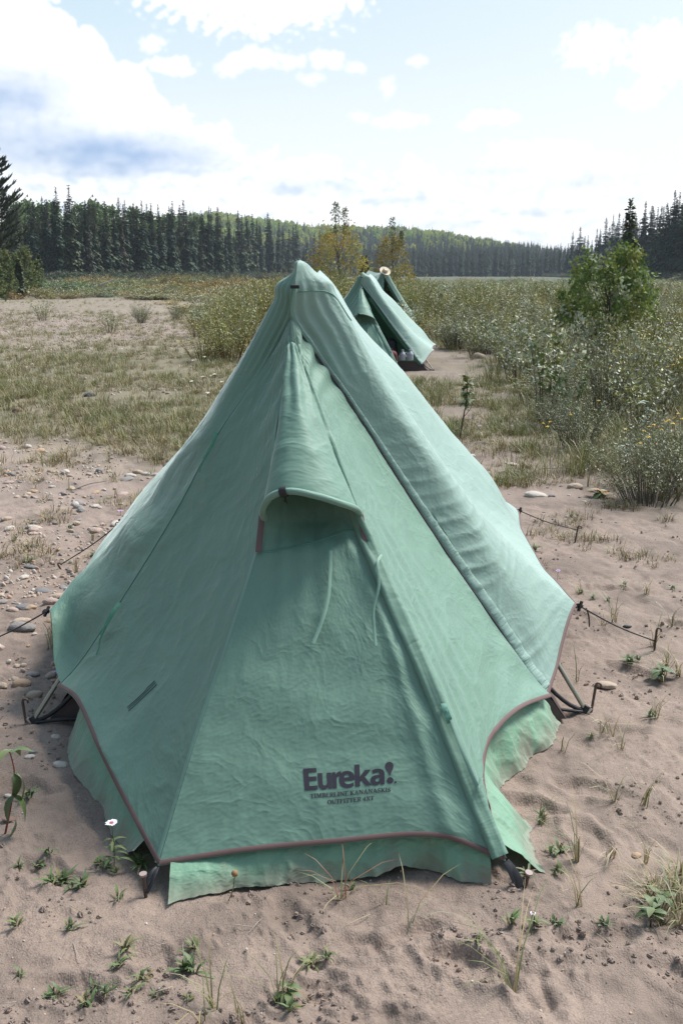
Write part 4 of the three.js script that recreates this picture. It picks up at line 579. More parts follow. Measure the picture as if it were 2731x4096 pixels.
{
  const r = rng(31337);
  // nearest shrubs, one by one: bearing px, distance, kind, scale, label
  const near = [
    ['sage', 1528, 7.0, [.95, .66, .95], 'grey-green shrub with yellow flowers cut by the right edge, nearest of the shrubs'],
    ['sage', 1590, 7.5, [1, .74, 1], 'bushy grey-green shrub behind the flowering one at the right edge'],
    ['sage', 1352, 9.3, [.80, .60, .80], 'low dense grey-green shrub with bare woody base in front of the round green bush'],
    ['sage', 1405, 11.2, [1.05, 1.12, 1.05], 'tall feathery grey shrub standing in front of the round green bush'],
    ['sage', 1290, 10.4, [.55, .45, .55], 'small grey shrub left of the low dense grey-green one'],
    ['poplar', 1262, 10.9, [1, 1.06, 1], 'dark-stemmed sapling with reddish leaves before the right thicket'],
    ['poplar', 1330, 10.6, [.9, .95, .9], 'sapling with big silver-backed leaves right of the dark-stemmed sapling'],
    ['poplar', 1225, 14.5, [.8, .7, .8], 'thin leafy sapling at the left end of the right thicket'],
    ['silver', 1195, 15.2, [.85, .72, .85], 'silvery shrub at the clearing edge right of the second tent'],
    ['silver', 1100, 19.8, [.8, .7, .8], 'silvery shrub behind the pale boulder in the clearing'],
    ['sage', 1180, 17.5, [1.1, .85, 1.1], 'rounded grey shrub behind the clearing edge'], ['sage', 1105, 21.5, [1.15, 1, 1.15], 'rounded grey-brown shrub behind the pale boulder'], ['sage', 1050, 22, [1.1, .9, 1.1], 'dark-based shrub nearest the open side of the second tent'],
    ['silver', 1500, 10.5, [.8, .62, .8], 'silvery shrub with lilac flowers above the flowering shrub at right'], ['silver', 1470, 12.5, [1, .85, 1], 'pale leafy shrub right of the tall feathery grey shrub'], ['sage', 1545, 11.5, [.9, .8, .9], 'grey shrub by the right edge behind the lilac flowers'], ['silver', 1290, 13.5, [1, .95, 1], 'silver-leaved shrub just behind the dark-stemmed sapling'], ['willow', 1560, 13, [.8, .6, .8], 'yellowish shrub at the right edge below the dark spruces'],
  ];
  near.forEach(([kind, px, D, s, lab], i) => plant(kind, i, gx(px, D), -D, i * 1.7, s, lab));
  // the thicket: shrubs in rows back from the clearing
  const TL = { silver: 'silvery shrub', sage: 'grey fine-leaved shrub', willow: 'yellow-green willow', poplar: 'large-leaved sapling' };
  const TG = { silver: 'silvery shrubs', sage: 'grey shrubs', willow: 'willows', poplar: 'saplings' };
  let n = 0;
  for (let D = 12; D < 46; D += .9 + D * .02) {
    const x0 = D < 17 ? gx(1235, D) : D < 21 ? gx(lerp(1190, 1080, (D - 17) / 4), D) : D < 24 ? gx(1040, D) : D < 30 ? gx(985, D) : gx(905, D), x1 = gx(1660, D);
    for (let x = x0 + r() * .5; x < x1; x += (.78 + 1.0 * r()) * (D > 28 ? 1.1 : 1) * (D < 20 ? 1.2 : 1)) { if (n > 235) break; const z = -D + (r() - .5) * .8, far = sstep(18, 40, D); if (Math.hypot(x - gx(1398, 20), z + 20) < .55) continue;
      const t = r(), kind = t < .46 ? 'silver' : t < .62 - .1 * far ? 'sage' : t < .95 ? 'willow' : 'poplar', top = lerp(.92, 1.28, far) * (.55 + .72 * r()) * (D < 17 ? .8 : 1), hs = { silver: 1.35, sage: 1, willow: 1.6, poplar: 1 }[kind]; const bp = 784 + x / (D * .9728) * 2300, where = (D < 18 ? 'at the near edge of the thicket, ' : D < 28 ? 'in the middle of the thicket, ' : 'at the back of the thicket, ') + (bp < 1130 ? 'nearest the second tent' : bp < 1290 ? 'left of the round bush' : bp < 1500 ? 'behind the round bush' : 'right of the round bush'); plant(kind, n * 7 + Math.floor(r() * 4), x, z, r() * 6.28, [.9 + .3 * r(), top / hs * (kind === 'sage' ? .75 : 1), .9 + .3 * r()], TL[kind] + ' ' + where, TG[kind] + ' ' + where); n++; } }
  // yellow-green willows behind the main tent, left of its peak and between the tents
  const WL = 'yellow-green shrub behind the main tent', WG = 'willows behind the main tent';
  for (let k = 0; k < 100; k++) { const D = 18 + 20 * Math.pow(r(), .8), px = 415 + 400 * Math.pow(r(), .7), hTop = lerp(.75, 1.68, sstep(430, 620, px)) * (.8 + .3 * r()); if (px > 690 && D < 25) continue; plant(r() < .74 ? 'willow' : 'silver', k, gx(px, D), -D, r() * 6.28, [1.1, hTop / 1.6, 1.1], WL + ', ' + (px < 560 ? 'at the low left end' : px < 680 ? 'just left of the peak' : 'right of the peak') + (D < 26 ? ', in front' : ', farther back'), WG + (px < 560 ? ' at left' : px < 680 ? ' by the peak' : ' right of it') + (D < 26 ? ' in front' : ' behind')); }
  for (let k = 0; k < 26; k++) { const D = 29 + 10 * r(), px = 700 + 260 * r(); plant('willow', k, gx(px, D), -D, r() * 6.28, [1.15, (1.45 + .5 * r()) / 1.6, 1.15], 'yellow-green willow behind the far tents, ' + (px < 790 ? 'left of the second tent' : px < 880 ? 'between their peaks' : 'right of the third tent'), 'willows behind the far tents ' + (px < 790 ? 'left' : px < 880 ? 'middle' : 'right')); }
  for (const [px, D, h] of [[880, 24, .95], [905, 23.5, .9], [930, 25, 1.0], [865, 25.4, .9], [950, 26, 1.1], [915, 26.2, 1.05]]) plant('silver', Math.floor(px), gx(px, D), -D, px, [1, h / 1.35, 1], 'pale shrub hiding the lower part of the farthest tent', 'shrubs before the farthest tent');
  // scattered low shrubs in the open ground on the left
  for (const [px, py, s, lab] of [[325, 742, .75, 'low dark bush in the open gravel on the left'], [255, 765, .5, 'small bare bush left of the low dark bush on the gravel'], [100, 738, .6, 'small grey bush far left on the open gravel'], [410, 735, .7, 'pale bush standing at the left end of the willow row'], [465, 750, .8, 'silver-green bush beside the willow row'], [395, 690, .8, 'grey bush at the back of the gravel flat']]) { const p = gp(px, py); plant(r() < .5 ? 'sage' : 'silver', Math.floor(r() * 4), p[0], p[2], r() * 6, [s * 1.2, s, s * 1.2], lab); }
}
{ // distant scrub: the thickets run together, one mass each
  const r = rng(555), mk = (name, geo, list, label, tint, cat) => { const m = new THREE.InstancedMesh(geo, leafy, list.length), M4 = new THREE.Matrix4(), q = new THREE.Quaternion(), c = new THREE.Color(); list.forEach(([x, y, z, s, h, t], i) => { q.setFromAxisAngle(V(0, 1, 0), t * 6.28); m.setMatrixAt(i, M4.compose(V(x, y, z), q, V(s, h, s))); const b = .7 + .6 * ((t * 17) % 1), wv = ((t * 29) % 1) * .4 - .2 + .35 * noise(x * .06, z * .06); c.setRGB(tint[0] * b * (1 + wv), tint[1] * b, tint[2] * b * (1 - wv * .6)); m.setColorAt(i, c); }); m.name = name; m.castShadow = m.receiveShadow = true; m.userData = { kind: 'stuff', label, category: cat }; scene.add(m); };
  const clump = (seed, tones, H, nst, leaf) => mergeGeometries(shrubGeo(seed, { H, W: 1.5, stems: nst, leaves: 30, leaf, lw: .2, tones, from: .1 }));
  const a = clump(71, [[.5, C.silver], [.25, C.sage], [.15, C.olive], [1, C.yellow]], 1.3, 26, .085), b = clump(72, [[.55, [.20, .20, .15]], [.25, C.olive], [1, C.silver]], .75, 24, .085), far = [[], [], []];
  for (let k = 0; k < 2600; k++) { const D = 42 + 120 * Math.pow(r(), 1.25), px = 690 + 1500 * Math.pow(r(), 1.3), x = gx(px, D); far[0].push([x, groundHeight(x, -D), -D, 1 + .5 * r(), (.46 + .66 * r() * r() + .25 * noise(x * .12, D * .12)) * lerp(1, .85, sstep(60, 140, D)), r()]); }
  for (let k = 0; k < 3400; k++) { const D = 40 + 135 * Math.pow(r(), .75), px = r() < .8 ? -80 + 800 * r() : -80 - 600 * r(), x = gx(px, D), open = sstep(380, 80, px) * sstep(75, 50, D); if (r() < open * .96 || D < 40 + 26 * sstep(460, 250, px)) continue; const pn = noise(x * .11, D * .07); if (pn < -.22 && r() < .8) continue; far[1].push([x, groundHeight(x, -D), -D, 1.2 + 1.1 * r(), (.5 + 1.3 * r() * r() * sstep(45, 90, D)) * (1 + .6 * pn), r()]); }
  const edge = []; for (let k = 0; k < 2600; k++) { const px = -700 + 1500 * r(), D = (px < 200 ? 160 : px < 520 ? lerp(160, 228, (px - 200) / 320) : lerp(228, 415, (px - 520) / 220)) + (r() - .5) * 14; edge.push([gx(px, D), 0, -D, 2 + 1.2 * r(), 1.6 + 1.8 * r() * r(), r()]); } for (let k = 0; k < 500; k++) { const px = 1250 + 380 * r(), D = (px < 1340 ? lerp(505, 320, clamp((px - 1262) / 78)) : lerp(320, 180, clamp((px - 1340) / 228))) + (r() - .5) * 10; edge.push([gx(px, D), 0, -D, 2.4, 1.6 + 1.8 * r() * r(), r()]); }
  mk('forest_edge_scrub', b, edge, 'dark undergrowth along the foot of the forest', [.42, .48, .40], 'scrub');
  mk('distant_scrub', a, far[0], 'grey and yellow scrub running back to the forest on the right', [1.05, 1, .85], 'scrub'); mk('distant_low_scrub', b, far[1], 'low grey-green scrub along the foot of the left forest', [1.3, 1.16, .82], 'scrub');
}
// ---------------------------------------------------------------- grass: a mass of tufts
{
  const r = rng(8080), tuft = (seed, n, h, w, lean, tones) => { const q = rng(seed), L = new Leaves(); for (let k = 0; k < n; k++) { const a = q() * 6.28, o = Math.sqrt(q()) * w; L.blade(V(Math.cos(a) * o, -.01, Math.sin(a) * o), h * (.5 + .6 * q()), lean * (.3 + q()), .0022 + .0018 * q(), a + (q() - .5) * 1.5, vary(pick(q, tones), q, .3)); } return L.geo(); };
  const G = [tuft(1, 26, .20, .13, .6, [[.6, [.19, .215, .06]], [.25, [.26, .24, .09]], [1, C.straw]]), tuft(2, 28, .15, .11, .8, [[.4, [.17, .18, .055]], [.3, C.straw], [1, C.dry]]), tuft(3, 20, .10, .08, .9, [[.4, C.straw], [.3, [.15, .17, .06]], [1, C.dry]]), tuft(4, 26, .38, .12, .45, [[.6, [.15, .165, .045]], [.2, [.2, .21, .06]], [1, C.straw]])];
  const lists = [[], [], [], []], add = (k, x, z, s) => lists[k].push([x, groundHeight(x, z), z, s, r()]);
  for (let k = 0; k < 60000; k++) { // broad fields, thinned by the ground's own zones
    const D = 8.0 + 52 * Math.pow(r(), 1.35), px = -120 + 1800 * r(), x = gx(px, D), z = -D; const [g, p, u, n, m] = zones(x, z);
    if (Math.abs(x - .43) < 1.5 && D > 15 && D < 20.5) continue;
    const pat = sstep(-.12, .30, fbm(x * .55 + 20, z * .35, 3) + .25 * (g - .5)); if (x < .5 && r() < .3) continue; const pr = Math.max(g * .55 * pat, u * .2, sstep(22, 30, D) * .2) * (1 - p * .85); if (r() > pr) continue;
    const k2 = u > .4 ? (r() < .55 ? 0 : r() < .5 ? 3 : 1) : g > .55 ? (r() < .5 ? 0 : r() < .6 ? 1 : 2) : (r() < .3 ? 0 : r() < .5 ? 1 : 2); add(k2, x, z, (.5 + .6 * r()) * (D > 25 ? 1.2 : 1) * (x < .5 ? .66 : 1));
  }
  for (let k = 0; k < 16000; k++) { const D = 8.5 + 36 * Math.pow(r(), 1.2), px = -100 + 760 * r(), x = gx(px, D), z = -D, q = fbm(x * .8 + 3, z * .5, 3); if (r() > .30 + .9 * q || x > -.4) continue; const gg = zones(x, z); if (r() < gg[1] * .6) continue; add(r() < .45 ? 1 : r() < .75 ? 2 : 0, x, z, .5 + .6 * r()); }
  for (let k = 0; k < 1500; k++) { const D = 7.5 + 8 * r(), px = 930 + 320 * r(), x = gx(px, D), z = -D; if (fbm(x * 1.3 + 7, z * 1.1, 3) < .0 + .25 * (r() - .5)) continue; add(r() < .4 ? 0 : r() < .6 ? 1 : 2, x, z, .35 + .55 * r()); }
  for (let k = 0; k < 4200; k++) { const D = 5.2 + 10 * r(), px = r() < .5 ? -60 + 520 * r() : 940 + 660 * r(), x = gx(px, D), z = -D; if (noise(x * 1.7 + 2, z * 1.7) < .12 || r() < .35) continue; add(2, x, z, .35 + .45 * r()); }
  ['meadow_grass', 'dry_grass', 'short_grass', 'tall_grass'].forEach((name, k) => { const m = new THREE.InstancedMesh(G[k], leafy, lists[k].length), M4 = new THREE.Matrix4(), q = new THREE.Quaternion(), c = new THREE.Color(); lists[k].forEach(([x, y, z, s, t], i) => { q.setFromAxisAngle(V(0, 1, 0), t * 6.28); m.setMatrixAt(i, M4.compose(V(x, y, z), q, V(s, s * (.8 + .4 * ((t * 9) % 1)), s))); const b = .78 + .5 * ((t * 23) % 1); c.setRGB(b, b, b * .97); m.setColorAt(i, c); }); m.name = name; m.castShadow = m.receiveShadow = true; m.userData = { kind: 'stuff', category: 'grass', label: ['olive meadow grass in the middle distance', 'dry yellowing grass among the tents and shrubs', 'short sparse grass on the sand', 'tall green grass at the feet of the shrubs'][k] }; scene.add(m); });
}

// ---------------------------------------------------------------- the two tents farther off, hat, baggage
{
  const t2 = buildTent(true, .34); const g2 = t2.g; g2.name = numbered('tent') === 'tent' ? 'tent_001' : 'tent_001'; scene.add(g2); g2.position.set(.385, 0, -16.95); g2.rotation.y = -4 * R; g2.scale.set(1.14, .985, .985);
  tag(g2, 'green tent behind the large one with its right side door open', 'tent');
  const t3 = buildTent(true, .24, true); const g3 = t3.g; g3.name = 'tent_002'; scene.add(g3); g3.position.set(1.22, .07, -28.5); g3.rotation.y = 8 * R; tag(g3, 'farthest green tent, half hidden by shrubs, with a hat on its peak', 'tent');
  // straw hat
  g3.updateMatrixWorld(true); const tip = V(-.033, 1.637, .015).applyMatrix4(g3.matrixWorld);
  const hat = thing('straw_hat', 'pale straw hat with dark band on the peak of the farthest tent', 'hat', [tip.x + .01, tip.y - .05, tip.z + .05]); hat.rotation.set(.75, 0, -.28);
  const straw = std(.66, .56, .42, { bumpMap: crease, bumpScale: .003 });
  part('brim', new THREE.LatheGeometry([[.075, .0], [.10, -.004], [.13, .004], [.155, .016], [.157, .020], [.13, .010], [.10, .002], [.075, .006]].map(([x, y]) => new THREE.Vector2(x, y)), 28), straw, hat);
  part('crown', new THREE.LatheGeometry([[.078, .0], [.076, .04], [.070, .075], [.055, .092], [.03, .085], [0, .078]].map(([x, y]) => new THREE.Vector2(x, y)), 24), straw, hat);
  part('hat_band', new THREE.CylinderGeometry(.0785, .080, .022, 24, 1, true).translate(0, .014, 0), std(.30, .10, .07), hat);
  // baggage in the doorway of the second tent
  g2.updateMatrixWorld(true); const inT = (x, y, z) => V(x, y, z).applyMatrix4(g2.matrixWorld);
  const rb = (w, h, d, r, seed) => { const g = new RoundedBoxGeometry(w, h, d, 6, r), p = g.attributes.position; for (let i = 0; i < p.count; i++) { const x = p.getX(i), y = p.getY(i), z = p.getZ(i), k = 1 + .10 * noise(x * 8 + seed, y * 8 + z * 5) - .10 * (y > 0 ? Math.cos(x / w * 3) * -1 + .6 : 0); p.setXYZ(i, x * k, y * k, z * k); } g.computeVertexNormals(); return g; };
  const bag = (name, label, cat, at, w, h, d, c, turn) => { const p = inT(...at), o = thing(name, label, cat, [p.x, p.y, p.z], turn); part('bag_body', rb(w, h, d, Math.min(w, h, d) * .32, at[0] * 9), std(...c, { roughness: .75 }), o); part('carry_strap', new THREE.TorusGeometry(w * .22, .010, 6, 18, Math.PI).translate(0, h * .42, d * .1), std(.02, .02, .02), o); return o; };
  bag('duffel_bag', 'black duffel bag lying inside the open tent door', 'bag', [.22, .33, -.22], .62, .42, .36, [.012, .013, .016], -.2);
  bag('stuff_sack', 'dark red sack beside the tent door, left of the bottles', 'bag', [.37, .24, .22], .26, .24, .22, [.11, .010, .02], .3);
  const jp = new THREE.LatheGeometry([[0, 0], [.045, 0], [.05, .01], [.05, .09], [.044, .115], [.022, .135], [.02, .155], [0, .156]].map(([x, y]) => new THREE.Vector2(x, y)), 18), jug = thing('water_bottle', 'white bottle in the tent doorway, left one of two', 'bottle', inT(.56, .20, .16).toArray());
  part('bottle_body', jp, std(.34, .36, .40, { roughness: .4 }), jug); part('bottle_cap', new THREE.CylinderGeometry(.023, .023, .022, 14).translate(0, .162, 0), std(.3, .32, .35), jug); part('carry_loop', new THREE.TorusGeometry(.022, .005, 6, 14).translate(.05, .11, 0), std(.5, .52, .55), jug);
  copyOf(jug, inT(.67, .20, .14).toArray(), .6, 1.04, 'white bottle in the tent doorway, right one of two', undefined, 'bottle');
}
// ---------------------------------------------------------------- guy lines (parts of the main tent) and stakes
{
  const t = main.g, line = (a, b, sag = .012) => { const A = TV(a), B = TV(b), m = A.clone().lerp(B, .5); m.y -= sag; part('guy_line', tube([A, m, B], .0032, 12, 5), M.black, t); const d = B.clone().sub(A).normalize(); const tg = new THREE.Group(); const q = A.clone().addScaledVector(d, .02); const sl = mergeGeometries([new THREE.BoxGeometry(.012, .042, .008), new THREE.BoxGeometry(.024, .013, .013), new THREE.TorusGeometry(.009, .003, 5, 10).translate(-.02 * Math.sign(d.x), 0, 0)]); sl.applyQuaternion(new THREE.Quaternion().setFromUnitVectors(V(1, 0, 0), V(d.x, d.y * .6, d.z).normalize())); sl.translate(q.x, q.y, q.z); part('line_slider', sl, M.black, t); };
  line([-1.105, .360, -3.60], [-1.60, .03, -4.06]); line([-1.21, .264, -5.4], [-1.565, .02, -5.363]); line([.995, .300, -5.5], [1.42, .085, -5.90]); line([.925, .334, -3.74], [1.362, .04, -4.12]);
  { const A = TV([.975, .30, -3.80]); part('line_end', tube([A, A.clone().add(V(.012, -.03, 0)), A.clone().add(V(.015, -.075, .01))], .003, 6, 4), M.black, t); const B = TV([1.20, .155, -3.985]); part('line_knot', new THREE.SphereGeometry(.010, 8, 6).scale(2, .8, 1).translate(B.x, B.y, B.z), M.black, t); }
  const stake = (x, z, h, tiltX, tiltZ, head, label) => { const o = thing('tent_stake', label, 'tent stake', [x, groundHeight(x, z), z]); o.rotation.set(tiltX, 0, tiltZ); part('shaft', new THREE.CylinderGeometry(.0055, .0045, h + .06, 8).translate(0, h / 2 - .03, 0), M.peg, o); if (head === 'hook') part('hook', tube([[0, h, 0], [.004, h + .008, 0], [.018, h + .004, 0], [.02, h - .008, 0]], .004, 8, 6), M.peg, o); else part('head', new THREE.CylinderGeometry(.0105, .009, .007, 12).translate(0, h + .003, 0), std(.30, .225, .205, { roughness: .6 }), o); return o; };
  stake(-.519, -2.352, .068, .05, .05, 'nail', 'nail-headed stake through the black loop at the front left tent corner'); stake(.490, -2.375, .045, .15, -.15, 'nail', 'nail-headed stake through the black strap at the front right tent corner');
  stake(-1.145, -3.365, .085, -.1, .12, 'hook', 'upright peg at the tent pole foot on the left'); stake(.932, -3.468, .105, -.15, -.15, 'hook', 'upright peg at the tent pole foot on the right');
  stake(-1.565, -5.363, .03, .2, .4, 'hook', 'short peg at the end of the rear left guy line'); stake(1.425, -5.91, .10, .1, -.1, 'hook', 'tall thin peg at the end of the rear right guy line'); stake(1.368, -4.125, .10, .1, .0, 'hook', 'peg half hidden in grass at the front right guy line'); stake(-1.61, -4.07, .05, .1, .4, 'hook', 'peg outside the left edge holding the front left guy line');
}
// ---------------------------------------------------------------- stones
{
  const r = rng(2024), stoneTex = texture(256, (u, v) => .82 + .2 * tileNoise((x, y) => fbm(x, y, 4, .6), u, v, 9) + .10 * tileNoise((x, y) => noise(x, y), u, v, 60));
  const sm = (c) => new THREE.MeshStandardMaterial({ color: new THREE.Color().setRGB(...c), map: stoneTex, roughness: .85 });
  const tones = { tan: sm([.43, .33, .25]), pale: sm([.50, .44, .38]), pink: sm([.42, .31, .265]), grey: sm([.26, .235, .22]), dark: sm([.10, .10, .105]), orange: sm([.43, .29, .19]), brown: sm([.24, .15, .115]), slate: sm([.20, .19, .19]) };
  const geos = [...Array(9).keys()].map((k) => { const g = new THREE.IcosahedronGeometry(1, 3), p = g.attributes.position; for (let i = 0; i < p.count; i++) { const v = V(p.getX(i), p.getY(i), p.getZ(i)), f = 1 + .16 * noise(v.x * 1.3 + k * 5, v.y * 1.3 + v.z) + .05 * noise(v.x * 4 + k, v.z * 4); p.setXYZ(i, v.x * f * (1 + .12 * (k % 3)), v.y * f, v.z * f); } g.computeVertexNormals(); const n = g.attributes.position.count, uv = []; for (let i = 0; i < n; i++) uv.push(g.attributes.position.getX(i) * .5 + k, g.attributes.position.getZ(i) * .5); g.setAttribute('uv', new THREE.Float32BufferAttribute(uv, 2)); return g; });
  const stone = (x, z, len, tone, label, group, flat = .42, turn = 0, k = 0, name = 'stone') => { const o = solo(name, geos[k % 9], tones[tone], label, 'stone', group, [x, groundHeight(x, z) + len * flat * .14, z]); o.scale.set(len * .5, len * flat * .5, len * .36); o.rotation.set((r() - .5) * .3, turn, (r() - .5) * .3); return o; };
  // the ones that stand out: picture x, y, length px, tone, label
  const named = [
    [40, 946, 22, 'brown', 'round red-brown stone alone at the left edge of the grass', .8], [205, 911, 24, 'dark', 'dark rounded stone in the grass left of the tent', .6], [362, 1054, 30, 'dark', 'dark blue-grey stone touching the left outline of the tent', .5], [388, 1071, 26, 'slate', 'slate-grey stone partly hidden by the left tent edge', .5],
    [1320, 1121, 32, 'tan', 'large smooth tan stone on the sand right of the tent', .62], [1229, 1142, 44, 'pale', 'long white-grey stone on the sand right of the rear guy line', .4], [1266, 1144, 18, 'grey', 'small grey stone beside the long white-grey one', .5], [1122, 1107, 30, 'tan', 'tan stone with a dark hollow at the right tent edge', .55], [1098, 823, 24, 'tan', 'pale round boulder on the clearing near the second tent', .8],
    [1078, 1048, 26, 'pale', 'flat pale stone nearest the right tent outline', .35], [1073, 1058, 26, 'pale', 'flat pale stone just below the one nearest the tent outline', .4], [1178, 1066, 24, 'pale', 'flat whitish stone beside the twigs of the low grey shrub', .35], [1156, 1082, 26, 'tan', 'thin tan stone between two whitish stones on the right', .4], [1196, 1097, 20, 'tan', 'oval tan stone on the sand above the long white-grey one', .5],
    [1390, 1577, 44, 'tan', 'long curved tan stone on the sand right of the pole foot', .35], [1461, 1966, 28, 'orange', 'smooth orange stone on the bare sand at the lower right', .55],
    [50, 1432, 46, 'tan', 'large tan stone under the front left guy line', .5], [52, 1447, 58, 'grey', 'broad grey flat stone under the tan one by the left guy line', .45], [118, 1432, 30, 'orange', 'ochre stone touching the front left guy line', .5], [30, 1405, 26, 'pink', 'pinkish stone above the broad grey flat stone', .5], [182, 1395, 40, 'slate', 'long slate-grey stone left of the tent shoulder', .35], [135, 1372, 44, 'tan', 'long tan stone above the slate-grey one', .32], [60, 1400, 40, 'slate', 'dark flat stone left of the long tan one', .35], [120, 1392, 34, 'pink', 'pink stone between the long tan and slate-grey stones', .6], [100, 1362, 40, 'slate', 'thin dark stone at the top of the left stone group', .3],
    [80, 1605, 38, 'tan', 'hollowed tan stone behind the left tent pole', .5], [76, 1551, 30, 'grey', 'grey oval stone alone on the sand above the left pole', .5], [130, 1700, 24, 'pale', 'small bright stone left of the mud skirt', .45], [78, 1735, 20, 'slate', 'bluish stone beside the leaves of the left edge plant', .6], [140, 1765, 32, 'pale', 'cream stone with a dark side near the left skirt', .5], [70, 1746, 26, 'pale', 'cream stone left of the one near the skirt', .35], [20, 1832, 18, 'pale', 'small cream stone at the lower left edge', .5], [30, 1880, 44, 'brown', 'flat reddish stone half sunk in the sand at lower left', .2],
    [290, 1100, 40, 'grey', 'long grey stone on the gravel above the rear left guy line', .3], [300, 1095, 26, 'pale', 'white stone beside the long grey one on the gravel', .5], [340, 1090, 26, 'pale', 'white stone nearest the tent on the gravel', .5], [360, 1092, 24, 'tan', 'tan stone right of the white ones by the tent', .45], [318, 1088, 22, 'tan', 'tan stone among the white ones on the gravel', .5], [435, 1003, 26, 'tan', 'tan stone by the tent edge below the grass', .5],
  ];
  const feet = {};
  named.forEach(([px, py, len, tone, lab, flat], i) => { const [x, , z] = gp(px, py), D = -z; stone(x, z, len * D * 1.03 / 2300, tone, lab, undefined, flat, (r() - .5) * .7, i); });
  // loose cobbles of the gravel bar
  const tn = ['tan', 'pale', 'pink', 'tan', 'grey', 'pale', 'slate', 'tan', 'orange', 'grey'];
  const zone = (x, y) => (y < 1130 ? 'just below the grass' : y < 1320 ? 'around the rear guy line' : y < 1500 ? 'around the front guy line' : 'below the front guy line') + (x < 130 ? ', by the left edge' : ', nearer the tent');
  let n = 0; while (n < 150) { const px = -20 + 440 * r(), py = 1010 + 640 * Math.pow(r(), 1.2), edge = 560 - (py - 985) * .72; if (px > edge - 18) continue; const [x, , z] = gp(px, py); if (noise(x * 1.4 + 5, z * 1.4) < -.1 && r() < .8) continue; const D = -z, len = (.022 + .05 * Math.pow(r(), 2)) * (D > 6 ? 1.5 : 1); stone(x, z, len, tn[Math.floor(r() * 10)], 'small river pebble left of the tent, ' + zone(px, py), 'pebbles on the left, ' + zone(px, py), .38 + .2 * r(), r() * 6, n); n++; }
  n = 0; while (n < 26) { const px = 1040 + 380 * r(), py = 1020 + 200 * r(), [x, , z] = gp(px, py); if (px < 960 + (py - 985) * 1.15) continue; stone(x, z, .02 + .05 * r() * r(), tn[Math.floor(r() * 10)], 'small pebble on the sand between the tent and the right shrubs', 'pebbles on the sand on the right', .4, r() * 6, n); n++; }
  // fine gravel: a mass
  const list = []; for (let k = 0; k < 22000; k++) { const D = 3 + 40 * Math.pow(r(), 1.3), px = -60 + 560 * r(), x = gx(px, D), z = -D, [g, p] = zones(x, z); const w = D < 9 ? .75 * sstep(-.2, .3, noise(x * 1.1 + 5, z * 1.1)) * sstep(3.4, 5, D) : Math.max(p, .35 * sstep(.0, .35, noise(x * .5 + 3, z * .35))); if (r() > w) continue; list.push([x, groundHeight(x, z), z, .006 + .016 * r() * r() * (D > 12 ? 2.2 : 1), r()]); }
  for (let k = 0; k < 2600; k++) { const D = 1.7 + 6 * r(), x = (r() - .5) * D * .85, z = -D; if (r() < .5) continue; list.push([x, groundHeight(x, z), z, .002 + .0045 * r() * r(), r()]); }
  const m = new THREE.InstancedMesh(new THREE.IcosahedronGeometry(1, 1), new THREE.MeshStandardMaterial({ roughness: .9 }), list.length), M4 = new THREE.Matrix4(), q = new THREE.Quaternion(), c = new THREE.Color();
  list.forEach(([x, y, z, s, t], i) => { q.setFromEuler(new THREE.Euler(t * 3, t * 40, t * 5)); m.setMatrixAt(i, M4.compose(V(x, y + s * .15, z), q, V(s, s * .55, s * .75))); const k = (t * 31) % 1; k < .5 ? c.setRGB(.40, .31, .25) : k < .75 ? c.setRGB(.46, .41, .36) : k < .9 ? c.setRGB(.22, .20, .19) : c.setRGB(.42, .27, .2); m.setColorAt(i, c); });
  m.name = 'gravel'; m.castShadow = m.receiveShadow = true; m.userData = { kind: 'stuff', label: 'fine gravel and grit strewn over the sand', category: 'gravel' }; scene.add(m);
}

